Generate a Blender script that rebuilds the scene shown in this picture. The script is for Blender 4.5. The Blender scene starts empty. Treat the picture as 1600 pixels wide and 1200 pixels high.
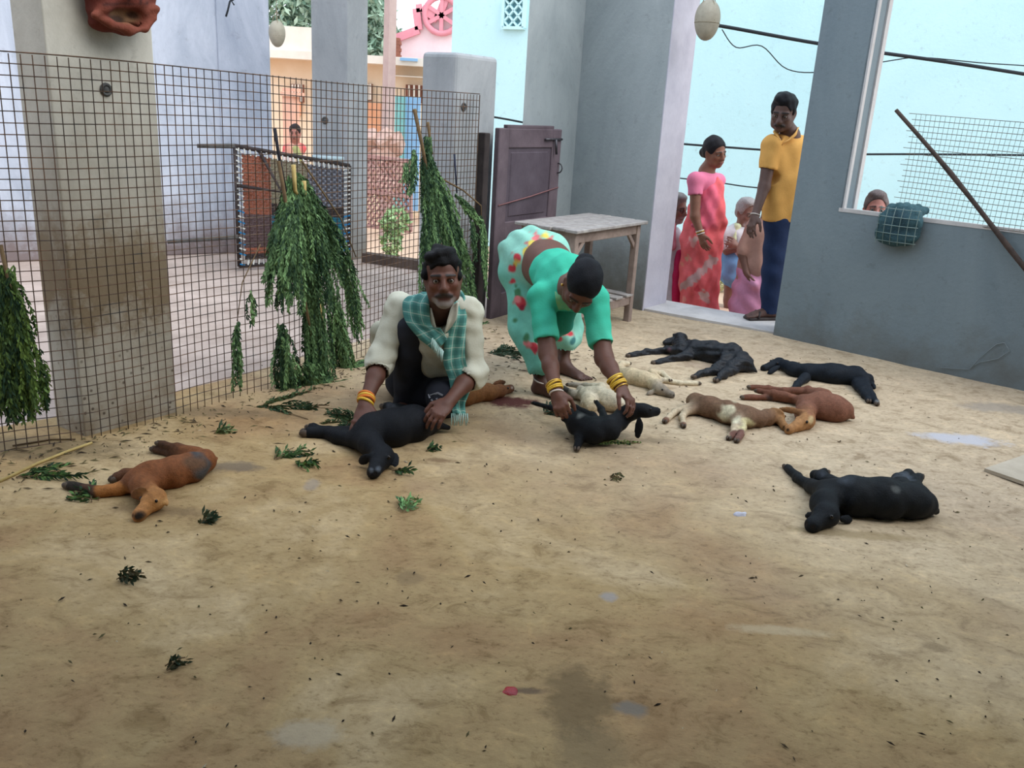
import bpy, math, random
import numpy as np
from mathutils import Vector, Matrix

# ------------------------------------------------------------------ camera, world, light, exposure
SC = bpy.context.scene
COL = SC.collection
F = 1350.0          # focal length in pixels of a 1600 px wide picture
EYE = np.array([0.0, 0.0, 1.45])
RM = np.array([[0.998224730, 0.0595599481, 0.0],
               [0.0182359193, -0.305634008, 0.951974424],
               [0.0566995473, -0.950284413, -0.306177556]])   # world = RM @ (right, down, forward)
cam_d = bpy.data.cameras.new('camera')
cam = bpy.data.objects.new('camera', cam_d)
COL.objects.link(cam)
cam_d.sensor_fit = 'HORIZONTAL'
cam_d.sensor_width = 36.0
cam_d.lens = 36.0 * F / 1600.0
cam_d.clip_end = 200
m = Matrix(((RM[0, 0], -RM[0, 1], -RM[0, 2]), (RM[1, 0], -RM[1, 1], -RM[1, 2]), (RM[2, 0], -RM[2, 1], -RM[2, 2]))).to_4x4()
m.translation = Vector(EYE)
cam.matrix_world = m
SC.camera = cam

world = bpy.data.worlds.new('overcast_sky')
SC.world = world
world.use_nodes = True
wn = world.node_tree
bg = wn.nodes['Background']
wtc = wn.nodes.new('ShaderNodeTexCoord')
wsep = wn.nodes.new('ShaderNodeSeparateXYZ')
wr = wn.nodes.new('ShaderNodeValToRGB')
wr.color_ramp.elements[0].position = 0.0
wr.color_ramp.elements[0].color = (0.80, 0.86, 0.95, 1)
wr.color_ramp.elements[1].position = 0.6
wr.color_ramp.elements[1].color = (0.72, 0.84, 1.0, 1)
wn.links.new(wtc.outputs['Generated'], wsep.inputs[0])
wn.links.new(wsep.outputs['Z'], wr.inputs[0])
wn.links.new(wr.outputs[0], bg.inputs['Color'])
bg.inputs['Strength'].default_value = 1.25

sun_d = bpy.data.lights.new('sun', 'SUN')
sun_d.energy = 1.6
sun_d.angle = math.radians(50)
sun_d.color = (1.0, 0.97, 0.92)
sun = bpy.data.objects.new('sun', sun_d)
COL.objects.link(sun)
sun.rotation_euler = Vector((.66, -.38, .78)).to_track_quat('Z', 'Y').to_euler()

SC.view_settings.view_transform = 'Standard'
SC.view_settings.look = 'None'
SC.view_settings.gamma = 1
SC.view_settings.use_curve_mapping = False
SC.view_settings.exposure = 0.72

random.seed(5)
RNG = np.random.default_rng(11)

# ------------------------------------------------------------------ helpers
def ray(px, py):
    return RM @ np.array([px - 800.0, py - 600.0, F])

def G(px, py, z=0.0):
    """point at height z that the picture shows at (px, py)"""
    r = ray(px, py)
    return EYE + r * ((z - EYE[2]) / r[2])

def V(px, py, Y):
    """point at distance Y ahead that the picture shows at (px, py)"""
    r = ray(px, py)
    return EYE + r * (Y / r[1])

def lin(c):
    out = []
    for v in c[:3]:
        v = v / 255.0
        out.append(v / 12.92 if v <= 0.04045 else ((v + 0.055) / 1.055) ** 2.4)
    return tuple(out) + (1.0,)

def nz(v):
    v = np.asarray(v, float)
    return v / max(1e-9, np.linalg.norm(v))

def tag(o, label=None, cat=None, group=None, kind=None):
    if label: o['label'] = label
    if cat: o['category'] = cat
    if group: o['group'] = group
    if kind: o['kind'] = kind
    return o

def thing(name, loc, label, cat, group=None):
    o = bpy.data.objects.new(name, None)
    o.empty_display_size = 0.1
    COL.objects.link(o)
    o.location = Vector(loc)
    return tag(o, label, cat, group)

BASE = {}
def wloc(o):
    v = Vector((0, 0, 0))
    while o is not None:
        v = v + o.location
        o = o.parent
    return np.array(v)

def mesh_obj(name, verts, faces, mat, parent=None, smooth=False, cols=None, uvs=None, mats=None, fmat=None):
    """verts are world coordinates; kept relative to the parent chain"""
    verts = np.asarray(verts, float).reshape(-1, 3)
    me = bpy.data.meshes.new(name)
    if parent is not None:
        off = wloc(parent)
        loc = np.zeros(3)
    else:
        off = verts.mean(axis=0)
        off[2] = verts[:, 2].min()
        loc = off
    vv = verts - off
    if isinstance(faces, np.ndarray):
        nf, k = faces.shape
        me.vertices.add(len(vv)); me.vertices.foreach_set('co', vv.astype(np.float32).ravel())
        me.loops.add(nf * k); me.loops.foreach_set('vertex_index', faces.astype(np.int32).ravel())
        me.polygons.add(nf)
        me.polygons.foreach_set('loop_start', np.arange(0, nf * k, k, dtype=np.int32))
        me.update(calc_edges=True)
    else:
        me.from_pydata([tuple(v) for v in vv], [], faces)
        me.update()
    if mats is None:
        mats = [mat]
    for mm in mats:
        me.materials.append(mm)
    if fmat is not None:
        me.polygons.foreach_set('material_index', np.asarray(fmat, np.int32))
    if smooth:
        me.polygons.foreach_set('use_smooth', np.ones(len(me.polygons), bool))
    if cols is not None:
        a = me.color_attributes.new('Col', 'FLOAT_COLOR', 'POINT')
        c = np.ones((len(vv), 4), np.float32)
        c[:, :3] = np.asarray(cols)[:, :3]
        a.data.foreach_set('color', c.ravel())
    if uvs is not None:
        ul = me.uv_layers.new(name='UVMap')
        idx = np.empty(len(me.loops), np.int32)
        me.loops.foreach_get('vertex_index', idx)
        ul.data.foreach_set('uv', np.asarray(uvs, np.float32)[idx].ravel())
    o = bpy.data.objects.new(name, me)
    COL.objects.link(o)
    o.location = Vector(loc)
    if parent is not None:
        o.parent = parent
    return o

class MB:
    """collects plain shapes of one mesh"""
    def __init__(s):
        s.v = []; s.f = []; s.c = []
    def add(s, vs, fs, col=None):
        b = len(s.v)
        s.v += [tuple(map(float, v)) for v in vs]
        s.f += [tuple(b + i for i in f) for f in fs]
        s.c += [(col if col is not None else (1, 1, 1, 1))] * len(vs)
        return s
    def box(s, c, ax, ay, az, hx, hy, hz, col=None, bevel=0.0):
        c = np.asarray(c, float); ax = nz(ax); ay = nz(ay); az = nz(az)
        if bevel <= 0:
            vs = [c + ax * hx * i + ay * hy * j + az * hz * k for k in (-1, 1) for j in (-1, 1) for i in (-1, 1)]
            return s.add(vs, [(0, 2, 3, 1), (4, 5, 7, 6), (0, 1, 5, 4), (2, 6, 7, 3), (0, 4, 6, 2), (1, 3, 7, 5)], col)
        b = min(bevel, hx * .9, hy * .9, hz * .9)
        vs = []; key = {}
        for k in (-1, 1):
            for j in (-1, 1):
                for i in (-1, 1):
                    for q in range(3):
                        d = [hx, hy, hz]
                        for w in range(3):
                            if w != q: d[w] -= b
                        key[(i, j, k, q)] = len(vs)
                        vs.append(c + ax * d[0] * i + ay * d[1] * j + az * d[2] * k)
        K = lambda i, j, k, q: key[(i, j, k, q)]
        fs = []
        for t in (-1, 1):
            fs.append([K(t, a, b2, 0) for a, b2 in ((-1, -1), (1, -1), (1, 1), (-1, 1))][::t])
            fs.append([K(a, t, b2, 1) for a, b2 in ((-1, -1), (-1, 1), (1, 1), (1, -1))][::t])
            fs.append([K(a, b2, t, 2) for a, b2 in ((-1, -1), (1, -1), (1, 1), (-1, 1))][::t])
        for a in (-1, 1):
            for b2 in (-1, 1):
                fs.append([K(-1, a, b2, 1), K(1, a, b2, 1), K(1, a, b2, 2), K(-1, a, b2, 2)])
                fs.append([K(a, -1, b2, 0), K(a, 1, b2, 0), K(a, 1, b2, 2), K(a, -1, b2, 2)])
                fs.append([K(a, b2, -1, 0), K(a, b2, 1, 0), K(a, b2, 1, 1), K(a, b2, -1, 1)])
        for i in (-1, 1):
            for j in (-1, 1):
                for k in (-1, 1):
                    fs.append([K(i, j, k, 0), K(i, j, k, 1), K(i, j, k, 2)])
        return s.add(vs, fs, col)
    def bar(s, a, b, hw, hh, up=(0, 0, 1), col=None, bevel=0.0):
        a = np.asarray(a, float); b = np.asarray(b, float)
        d = nz(b - a); x = np.cross(d, up)
        if np.linalg.norm(x) < 1e-4: x = np.cross(d, (1, 0, 0))
        x = nz(x); y = np.cross(x, d)
        return s.box((a + b) / 2, d, x, y, np.linalg.norm(b - a) / 2, hw, hh, col, bevel)
    def tube(s, pts, r, n=6, col=None, caps=True):
        pts = [np.asarray(p, float) for p in pts]
        rs = r if hasattr(r, '__len__') else [r] * len(pts)
        vs = []; ref = None
        for i, p in enumerate(pts):
            d = nz(pts[min(i + 1, len(pts) - 1)] - pts[max(i - 1, 0)])
            if ref is None:
                ref = np.cross(d, (0, 0, 1.0))
                if np.linalg.norm(ref) < 1e-3: ref = np.cross(d, (1.0, 0, 0))
            ref = nz(ref - d * np.dot(ref, d))
            y = np.cross(d, ref)
            for k in range(n):
                a = 2 * math.pi * k / n
                vs.append(p + (ref * math.cos(a) + y * math.sin(a)) * rs[i])
        fs = []
        for i in range(len(pts) - 1):
            for k in range(n):
                k2 = (k + 1) % n
                fs.append((i * n + k, i * n + k2, (i + 1) * n + k2, (i + 1) * n + k))
        if caps:
            fs.append(tuple(range(n))[::-1]); fs.append(tuple((len(pts) - 1) * n + k for k in range(n)))
        return s.add(vs, fs, col)
    def ball(s, c, r, n=10, col=None, axes=None):
        c = np.asarray(c, float); r = np.asarray(r if hasattr(r, '__len__') else (r, r, r), float)
        A = np.eye(3) if axes is None else np.asarray(axes)
        m2 = max(4, n // 2 + 1)
        vs = [c + A.T @ (r * np.array([0, 0, 1]))]
        for i in range(1, m2):
            t = math.pi * i / m2
            for k in range(n):
                a = 2 * math.pi * k / n
                vs.append(c + A.T @ (r * np.array([math.sin(t) * math.cos(a), math.sin(t) * math.sin(a), math.cos(t)])))
        vs.append(c - A.T @ (r * np.array([0, 0, 1])))
        fs = []
        for k in range(n):
            fs.append((0, 1 + k, 1 + (k + 1) % n))
            for i in range(m2 - 2):
                a = 1 + i * n; b = a + n
                fs.append((a + k, b + k, b + (k + 1) % n, a + (k + 1) % n))
            a = 1 + (m2 - 2) * n
            fs.append((a + k, len(vs) - 1, a + (k + 1) % n))
        return s.add(vs, fs, col)
    def prism(s, poly, z0, z1, col=None):
        n = len(poly)
        vs = [(p[0], p[1], z0) for p in poly] + [(p[0], p[1], z1) for p in poly]
        fs = [tuple(range(n))[::-1], tuple(range(n, 2 * n))] + [(i, (i + 1) % n, n + (i + 1) % n, n + i) for i in range(n)]
        return s.add(vs, fs, col)
    def torus(s, c, axis, R, r, n=14, m_=6, col=None):
        axis = nz(axis); x = np.cross(axis, (0, 0, 1.0))
        if np.linalg.norm(x) < 1e-3: x = np.array([1.0, 0, 0])
        x = nz(x); y = np.cross(axis, x)
        pts = [np.asarray(c) + (x * math.cos(2 * math.pi * i / n) + y * math.sin(2 * math.pi * i / n)) * R for i in range(n)]
        vs = []
        for i in range(n):
            o = nz(pts[i] - np.asarray(c))
            for k in range(m_):
                a = 2 * math.pi * k / m_
                vs.append(pts[i] + (o * math.cos(a) + axis * math.sin(a)) * r)
        fs = [(i * m_ + k, i * m_ + (k + 1) % m_, ((i + 1) % n) * m_ + (k + 1) % m_, ((i + 1) % n) * m_ + k) for i in range(n) for k in range(m_)]
        return s.add(vs, fs, col)
    def build(s, name, mat, parent=None, smooth=False, usecol=False):
        o = mesh_obj(name, s.v, s.f, mat, parent, smooth, cols=np.array(s.c) if usecol else None)
        bm = __import__('bmesh').new(); bm.from_mesh(o.data)
        __import__('bmesh').ops.recalc_face_normals(bm, faces=bm.faces[:]); bm.to_mesh(o.data); bm.free()
        return o

# ------------------------------------------------------------------ smooth solid modelling: signed distance field + surface nets
class Solid:
    def __init__(s, res):
        s.res = res; s.ops = []; s.paints = []
    def _op(s, kind, fn, lo, hi, k, col):
        s.ops.append((kind, fn, np.asarray(lo, float), np.asarray(hi, float), k, col)); return s
    def cap(s, a, b, ra, rb, k=.02, col=None, kind='u', flat=None, fw=1.0):
        a = np.asarray(a, float); b = np.asarray(b, float)
        fx = None if flat is None else nz(flat)
        ab = b - a; L2 = max(1e-9, float(ab @ ab))
        def fn(P):
            q = P - a
            t = np.clip((q @ ab) / L2, 0, 1)
            d = q - t[..., None] * ab
            r = ra + (rb - ra) * t
            if fx is not None:
                w = d @ fx
                l2 = np.maximum((d * d).sum(-1) - w * w + (w / fw) ** 2, 1e-12)
                return (np.sqrt(l2) - r) * min(1.0, fw)
            return np.sqrt((d * d).sum(-1)) - r
        R = max(ra, rb) * max(1.0, fw)
        return s._op(kind, fn, np.minimum(a, b) - R, np.maximum(a, b) + R, k, col)
    def chain(s, pts, k=.02, col=None, flat=None, fw=1.0):
        for p, q in zip(pts[:-1], pts[1:]):
            s.cap(p[:3], q[:3], p[3], q[3], k, col, flat=flat, fw=fw)
        return s
    def ell(s, c, r, axes=None, k=.02, col=None, kind='u'):
        c = np.asarray(c, float); r = np.asarray(r if hasattr(r, '__len__') else (r, r, r), float)
        A = np.eye(3) if axes is None else np.asarray([nz(a) for a in axes])
        def fn(P):
            q = (P - c) @ A.T
            k0 = np.sqrt(((q / r) ** 2).sum(-1)); k1 = np.sqrt(((q / (r * r)) ** 2).sum(-1))
            return k0 * (k0 - 1.0) / np.maximum(k1, 1e-6)
        R = (np.abs(A.T) * r).sum(1)
        return s._op(kind, fn, c - R, c + R, k, col)
    def cut(s, p, n, k=.0):
        """keep the side the normal does not point to"""
        p = np.asarray(p, float); n = nz(n)
        s.ops.append(('p', lambda P: -((P - p) @ n), None, None, k, None)); return s
    def carve(s, *a, **kw):
        kw['kind'] = 's'; return s
    def paint(s, c, r, col, soft=.006, axes=None):
        q = Solid(s.res).ell(c, r, axes)
        s.paints.append((q.ops[0][1], col, soft)); return s
    def paint_cap(s, a, b, ra, rb, col, soft=.004):
        q = Solid(s.res).cap(a, b, ra, rb)
        s.paints.append((q.ops[0][1], col, soft)); return s
    def mesh(s, blend=.010, noise=None, default=(.5, .5, .5)):
        un = [o for o in s.ops if o[0] == 'u']
        h = s.res
        lo = np.min([o[2] for o in un], 0) - 3 * h; hi = np.max([o[3] for o in un], 0) + 3 * h
        n = np.ceil((hi - lo) / h).astype(int) + 1
        D = np.full(n, 1.0, np.float32)
        ax = [lo[i] + np.arange(n[i]) * h for i in range(3)]
        for kind, fn, l, u, k, c in s.ops:
            if kind == 'p':
                X, Y, Z = np.meshgrid(*ax, indexing='ij')
                D[:] = np.maximum(D, -fn(np.stack([X, Y, Z], -1)))
                continue
            mg = max(k, 2.5 * h) + h
            i0 = np.clip(np.floor((l - mg - lo) / h).astype(int), 0, n - 1); i1 = np.clip(np.ceil((u + mg - lo) / h).astype(int) + 1, 1, n)
            if np.any(i1 <= i0): continue
            X, Y, Z = np.meshgrid(*[ax[i][i0[i]:i1[i]] for i in range(3)], indexing='ij')
            d = fn(np.stack([X, Y, Z], -1)).astype(np.float32)
            S = D[i0[0]:i1[0], i0[1]:i1[1], i0[2]:i1[2]]
            kk = max(k, 1e-5)
            if kind == 'u':
                hh = np.maximum(kk - np.abs(S - d), 0) / kk
                S[:] = np.minimum(S, d) - hh * hh * kk * .25
            else:
                d = -d
                hh = np.maximum(kk - np.abs(S - d), 0) / kk
                S[:] = np.maximum(S, d) + hh * hh * kk * .25
        # surface nets
        I = D < 0
        c8 = [I[i:n[0] - 1 + i, j:n[1] - 1 + j, l:n[2] - 1 + l] for i in (0, 1) for j in (0, 1) for l in (0, 1)]
        cnt = sum(c.astype(np.int8) for c in c8)
        act = np.argwhere((cnt > 0) & (cnt < 8))
        idx = np.full(n - 1, -1, np.int64)
        idx[act[:, 0], act[:, 1], act[:, 2]] = np.arange(len(act))
        ps = np.zeros((len(act), 3)); pc = np.zeros(len(act))
        corners = [(i, j, l) for i in (0, 1) for j in (0, 1) for l in (0, 1)]
        for a in corners:
            for w in range(3):
                if a[w] == 1: continue
                b = list(a); b[w] = 1
                da = D[act[:, 0] + a[0], act[:, 1] + a[1], act[:, 2] + a[2]].astype(float)
                db = D[act[:, 0] + b[0], act[:, 1] + b[1], act[:, 2] + b[2]].astype(float)
                mk = (da < 0) != (db < 0)
                t = np.where(mk, da / np.where(mk, da - db, 1), 0)
                p = np.tile(np.array(a, float), (len(act), 1)); p[:, w] += t
                ps[mk] += p[mk]; pc[mk] += 1
        verts = lo + (act + ps / pc[:, None]) * h
        quads = []
        for w in range(3):
            u_, v_ = (w + 1) % 3, (w + 2) % 3
            sl0 = [slice(None)] * 3; sl1 = [slice(None)] * 3
            sl0[w] = slice(0, n[w] - 1); sl1[w] = slice(1, n[w])
            A_ = I[tuple(sl0)]; B_ = I[tuple(sl1)]
            e = np.argwhere(A_ != B_)
            ok = (e[:, u_] > 0) & (e[:, v_] > 0) & (e[:, u_] < n[u_] - 1) & (e[:, v_] < n[v_] - 1)
            e = e[ok]
            if len(e) == 0: continue
            def at_(du, dv):
                q = e.copy(); q[:, u_] += du; q[:, v_] += dv
                return idx[q[:, 0], q[:, 1], q[:, 2]]
            q = np.stack([at_(-1, -1), at_(0, -1), at_(0, 0), at_(-1, 0)], 1)
            inside = A_[e[:, 0], e[:, 1], e[:, 2]]
            q[~inside] = q[~inside][:, ::-1]
            quads.append(q)
        quads = np.concatenate(quads)
        # one relaxation step
        nb = np.zeros_like(verts); cn = np.zeros(len(verts))
        for a, b in ((0, 1), (1, 2), (2, 3), (3, 0)):
            np.add.at(nb, quads[:, a], verts[quads[:, b]]); np.add.at(cn, quads[:, a], 1)
            np.add.at(nb, quads[:, b], verts[quads[:, a]]); np.add.at(cn, quads[:, b], 1)
        verts = verts * .55 + .45 * nb / np.maximum(cn, 1)[:, None]
        if noise is not None:
            fn_ = np.cross(verts[quads[:, 1]] - verts[quads[:, 0]], verts[quads[:, 2]] - verts[quads[:, 0]])
            N = np.zeros_like(verts)
            for a in range(4): np.add.at(N, quads[:, a], fn_)
            N /= np.maximum(np.linalg.norm(N, axis=1), 1e-9)[:, None]
            verts = verts + N * noise(verts)[:, None]
        # colours
        W = np.zeros((len(verts), 1)); Cc = np.zeros((len(verts), 3))
        un = [o for o in un if o[5] is not None]
        if un:
            dm = np.stack([o[1](verts) for o in un])
            dm = np.maximum(dm - dm.min(0), 0)
            w = np.exp(-dm / blend)
            cc = np.array([o[5][:3] for o in un])
            Cc = (w[:, :, None] * cc[:, None, :]).sum(0) / w.sum(0)[:, None]
        else:
            Cc[:] = default[:3]
        for fn, col, soft in s.paints:
            a = np.clip(.5 - fn(verts) / soft, 0, 1)[:, None]
            Cc = Cc * (1 - a) + a * np.array(col[:3])
        return verts, quads, Cc
    def build(s, name, mat, parent=None, **kw):
        v, q, c = s.mesh(**kw)
        return mesh_obj(name, v, q, mat, parent, True, cols=c)

def wave(amp, freq, seed=0):
    r = np.random.default_rng(seed)
    ks = [nz(r.normal(size=3)) * freq * r.uniform(.6, 1.7) for _ in range(7)]
    ph = r.uniform(0, 6.28, 7)
    def f(P):
        return amp * sum(np.sin(P @ k + p) for k, p in zip(ks, ph)) / 2.6
    return f

def ribbon(name, path, widths, mat, parent, th=.006, nu=6, u_rep=1.0, sag=None):
    """cloth strip: path of (centre point, half width vector)"""
    pts = [np.asarray(p, float) for p in path]; ws = [np.asarray(w, float) for w in widths]
    # resample
    P = []; W = []
    for i in range(len(pts) - 1):
        for t in np.linspace(0, 1, 7)[:-1]:
            p0 = pts[max(i - 1, 0)]; p1 = pts[i]; p2 = pts[i + 1]; p3 = pts[min(i + 2, len(pts) - 1)]
            P.append(.5 * ((2 * p1) + (-p0 + p2) * t + (2 * p0 - 5 * p1 + 4 * p2 - p3) * t * t + (-p0 + 3 * p1 - 3 * p2 + p3) * t ** 3))
            W.append(ws[i] * (1 - t) + ws[i + 1] * t)
    P.append(pts[-1]); W.append(ws[-1])
    n = len(P); vs = []; uv = []
    L = 0
    for side in (1, -1):
        L = 0
        for i in range(n):
            d = nz(P[min(i + 1, n - 1)] - P[max(i - 1, 0)])
            if i: L += np.linalg.norm(P[i] - P[i - 1])
            nn = nz(np.cross(d, W[i]))
            for j in range(nu + 1):
                a = j / nu * 2 - 1
                fold = .006 * math.sin(a * 7 + i * .25) + .004 * math.sin(a * 3 - i * .4)
                vs.append(P[i] + W[i] * a + nn * (fold + side * th / 2))
                uv.append((np.linalg.norm(W[i]) * (a + 1), L))
    m1 = nu + 1; off = n * m1; fs = []
    for i in range(n - 1):
        for j in range(nu):
            a = i * m1 + j
            fs.append((a, a + 1, a + m1 + 1, a + m1))
            fs.append((off + a, off + a + m1, off + a + m1 + 1, off + a + 1))
    for i in range(n - 1):
        a = i * m1; fs.append((a, a + m1, off + a + m1, off + a))
        a = i * m1 + nu; fs.append((a, off + a, off + a + m1, a + m1))
    for j in range(nu):
        fs.append((j, off + j, off + j + 1, j + 1))
        a = (n - 1) * m1 + j; fs.append((a, a + 1, off + a + 1, off + a))
    return mesh_obj(name, vs, fs, mat, parent, True, uvs=uv)

# ------------------------------------------------------------------ materials
def new_mat(name):
    mt = bpy.data.materials.new(name); mt.use_nodes = True
    nt = mt.node_tree
    return mt, nt, nt.nodes['Principled BSDF']

def N(nt, typ, **kw):
    n = nt.nodes.new(typ)
    for k, v in kw.items():
        if k.startswith('in_'):
            n.inputs[k[3:].replace('_', ' ')].default_value = v
        else:
            setattr(n, k, v)
    return n

def noise_node(nt, vec, scale, detail=4.0, rough=.6, dist=0.0):
    n = N(nt, 'ShaderNodeTexNoise')
    n.inputs['Scale'].default_value = scale; n.inputs['Detail'].default_value = detail
    n.inputs['Roughness'].default_value = rough; n.inputs['Distortion'].default_value = dist
    nt.links.new(vec, n.inputs['Vector'])
    return n

def ramp(nt, fac, stops, interp='LINEAR'):
    r = N(nt, 'ShaderNodeValToRGB')
    r.color_ramp.interpolation = interp
    e = r.color_ramp.elements
    while len(e) < len(stops): e.new(.5)
    for el, (p, c) in zip(e, stops):
        el.position = p; el.color = c if len(c) == 4 else tuple(c) + (1,)
    nt.links.new(fac, r.inputs[0])
    return r

def mixc(nt, fac, a, b, mode='MIX'):
    mx = N(nt, 'ShaderNodeMix', data_type='RGBA', blend_type=mode)
    for sock, val in ((mx.inputs[0], fac), (mx.inputs[6], a), (mx.inputs[7], b)):
        if hasattr(val, 'is_output') or isinstance(val, bpy.types.NodeSocket): nt.links.new(val, sock)
        else: sock.default_value = val
    return mx.outputs[2]

def bump(nt, bs, h, strength=.3, dist=.01):
    b = N(nt, 'ShaderNodeBump'); b.inputs['Strength'].default_value = strength; b.inputs['Distance'].default_value = dist
    nt.links.new(h, b.inputs['Height']); nt.links.new(b.outputs[0], bs.inputs['Normal'])

def obj_vec(nt, world=False):
    if world:
        g = N(nt, 'ShaderNodeNewGeometry'); return g.outputs['Position']
    return N(nt, 'ShaderNodeTexCoord').outputs['Object']

def plain(name, c1, c2=None, scale=8, rough=.85, bmp=.2, bscale=None, metal=0, streak=None, spec=.3):
    mt, nt, bs = new_mat(name)
    bs.inputs['Roughness'].default_value = rough; bs.inputs['Metallic'].default_value = metal
    bs.inputs['Specular IOR Level'].default_value = spec
    vec = obj_vec(nt)
    if streak:
        mp = N(nt, 'ShaderNodeMapping'); mp.inputs['Scale'].default_value = streak
        nt.links.new(vec, mp.inputs[0]); vec = mp.outputs[0]
    nn = noise_node(nt, vec, scale, 6, .65)
    r = ramp(nt, nn.outputs[0], [(.32, lin(c1)), (.68, lin(c2 or c1))])
    nt.links.new(r.outputs[0], bs.inputs['Base Color'])
    if bmp:
        n2 = noise_node(nt, vec, bscale or scale * 4, 5, .6)
        bump(nt, bs, n2.outputs[0], bmp, .01)
    return mt

def attr_mat(name, rough=.7, var=.25, scale=40, bmp=.3, bscale=150, spec=.3, sheen=0, sss=0):
    mt, nt, bs = new_mat(name)
    bs.inputs['Roughness'].default_value = rough; bs.inputs['Specular IOR Level'].default_value = spec
    at = N(nt, 'ShaderNodeAttribute', attribute_name='Col')
    vec = obj_vec(nt)
    n1 = noise_node(nt, vec, scale, 5, .65)
    r = ramp(nt, n1.outputs[0], [(.3, (1 - var,) * 3), (.7, (1 + var * .6,) * 3)])
    c = mixc(nt, 1.0, at.outputs['Color'], r.outputs[0], 'MULTIPLY')
    nt.links.new(c, bs.inputs['Base Color'])
    if sheen: bs.inputs['Sheen Weight'].default_value = sheen
    n2 = noise_node(nt, vec, bscale, 4, .6)
    bump(nt, bs, n2.outputs[0], bmp, .006)
    return mt

SKIN = attr_mat('skin', .55, .14, 30, .12, 160, .4)
HAIR = attr_mat('hair', .62, .35, 90, .6, 220, .14)
FUR = attr_mat('short_fur', .62, .32, 60, .6, 190, .16)
FURC = attr_mat('curly_fur', .5, .45, 55, 1.0, 70, .3)
CLOTH = attr_mat('cotton_cloth', .9, .08, 14, .25, 120, .15)
CLOTHF = attr_mat('soft_cloth', .85, .12, 22, .3, 60, .2)
EYE_M = attr_mat('eye', .15, 0, 10, 0, 10, .6)
HORN = plain('hoof_horn', (60, 50, 44), (95, 80, 66), 60, .6, .2)
METAL = plain('galvanised_wire', (58, 56, 54), (112, 84, 62), 9, .6, .2, metal=.4)
WIREB = plain('bright_wire', (110, 132, 128), (135, 150, 146), 9, .5, .1, metal=.3)

# ------------------------------------------------------------------ setting
U = np.array([.545, .839]); NN = np.array([.839, -.545])       # along the mesh fence / into the room
UP = np.array([0, 0, 1.0])

def wall_mat(name, c1, c2, dirt=None, dirt_z=(.2, 1.0), scale=2.2, rough=.9, speck=0.0, band=None):
    mt, nt, bs = new_mat(name)
    bs.inputs['Roughness'].default_value = rough; bs.inputs['Specular IOR Level'].default_value = .2
    pos = obj_vec(nt, True)
    mp = N(nt, 'ShaderNodeMapping'); mp.inputs['Scale'].default_value = (1, 1, .45)
    nt.links.new(pos, mp.inputs[0])
    n1 = noise_node(nt, mp.outputs[0], scale, 9, .68, .6)
    col = ramp(nt, n1.outputs[0], [(.3, lin(c1)), (.62, lin(c2))]).outputs[0]
    n3 = noise_node(nt, pos, 14, 6, .75)
    r3 = ramp(nt, n3.outputs[0], [(.27, (.62, .6, .58)), (.42, (1, 1, 1))])
    col = mixc(nt, .55, col, r3.outputs[0], 'MULTIPLY')
    if dirt is not None:
        sp = N(nt, 'ShaderNodeSeparateXYZ'); nt.links.new(pos, sp.inputs[0])
        n2 = noise_node(nt, pos, 5, 7, .7)
        ad = N(nt, 'ShaderNodeMath', operation='MULTIPLY_ADD'); nt.links.new(n2.outputs[0], ad.inputs[0])
        ad.inputs[1].default_value = .9; nt.links.new(sp.outputs['Z'], ad.inputs[2])
        mr = N(nt, 'ShaderNodeMapRange'); mr.inputs['From Min'].default_value = dirt_z[0] + .45; mr.inputs['From Max'].default_value = dirt_z[1] + .45
        mr.inputs['To Min'].default_value = .85; mr.inputs['To Max'].default_value = 0
        nt.links.new(ad.outputs[0], mr.inputs[0])
        fac = mr.outputs[0]
        if band:
            dv = N(nt, 'ShaderNodeMath', operation='MULTIPLY_ADD'); nt.links.new(ad.outputs[0], dv.inputs[0]); dv.inputs[1].default_value = .5; dv.inputs[2].default_value = -.225
            fac = ramp(nt, dv.outputs[0], [(z * .5, (v, v, v)) for z, v in band]).outputs[0]
        col = mixc(nt, fac, col, lin(dirt))
    if speck:
        v = N(nt, 'ShaderNodeTexVoronoi'); v.inputs['Scale'].default_value = 22; nt.links.new(pos, v.inputs['Vector'])
        rs = ramp(nt, v.outputs['Distance'], [(.10, (1, 1, 1)), (.2, (0, 0, 0))])
        sp2 = N(nt, 'ShaderNodeSeparateXYZ'); nt.links.new(pos, sp2.inputs[0])
        mr2 = N(nt, 'ShaderNodeMapRange'); mr2.inputs['From Min'].default_value = .1; mr2.inputs['From Max'].default_value = .75
        mr2.inputs['To Min'].default_value = speck; mr2.inputs['To Max'].default_value = 0
        nt.links.new(sp2.outputs['Z'], mr2.inputs[0])
        mu = N(nt, 'ShaderNodeMath', operation='MULTIPLY'); nt.links.new(rs.outputs[0], mu.inputs[0]); nt.links.new(mr2.outputs[0], mu.inputs[1])
        col = mixc(nt, mu.outputs[0], col, lin((70, 56, 44)))
    nt.links.new(col, bs.inputs['Base Color'])
    nb = noise_node(nt, pos, 30, 6, .65)
    bump(nt, bs, nb.outputs[0], .25, .01)
    return mt

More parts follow.
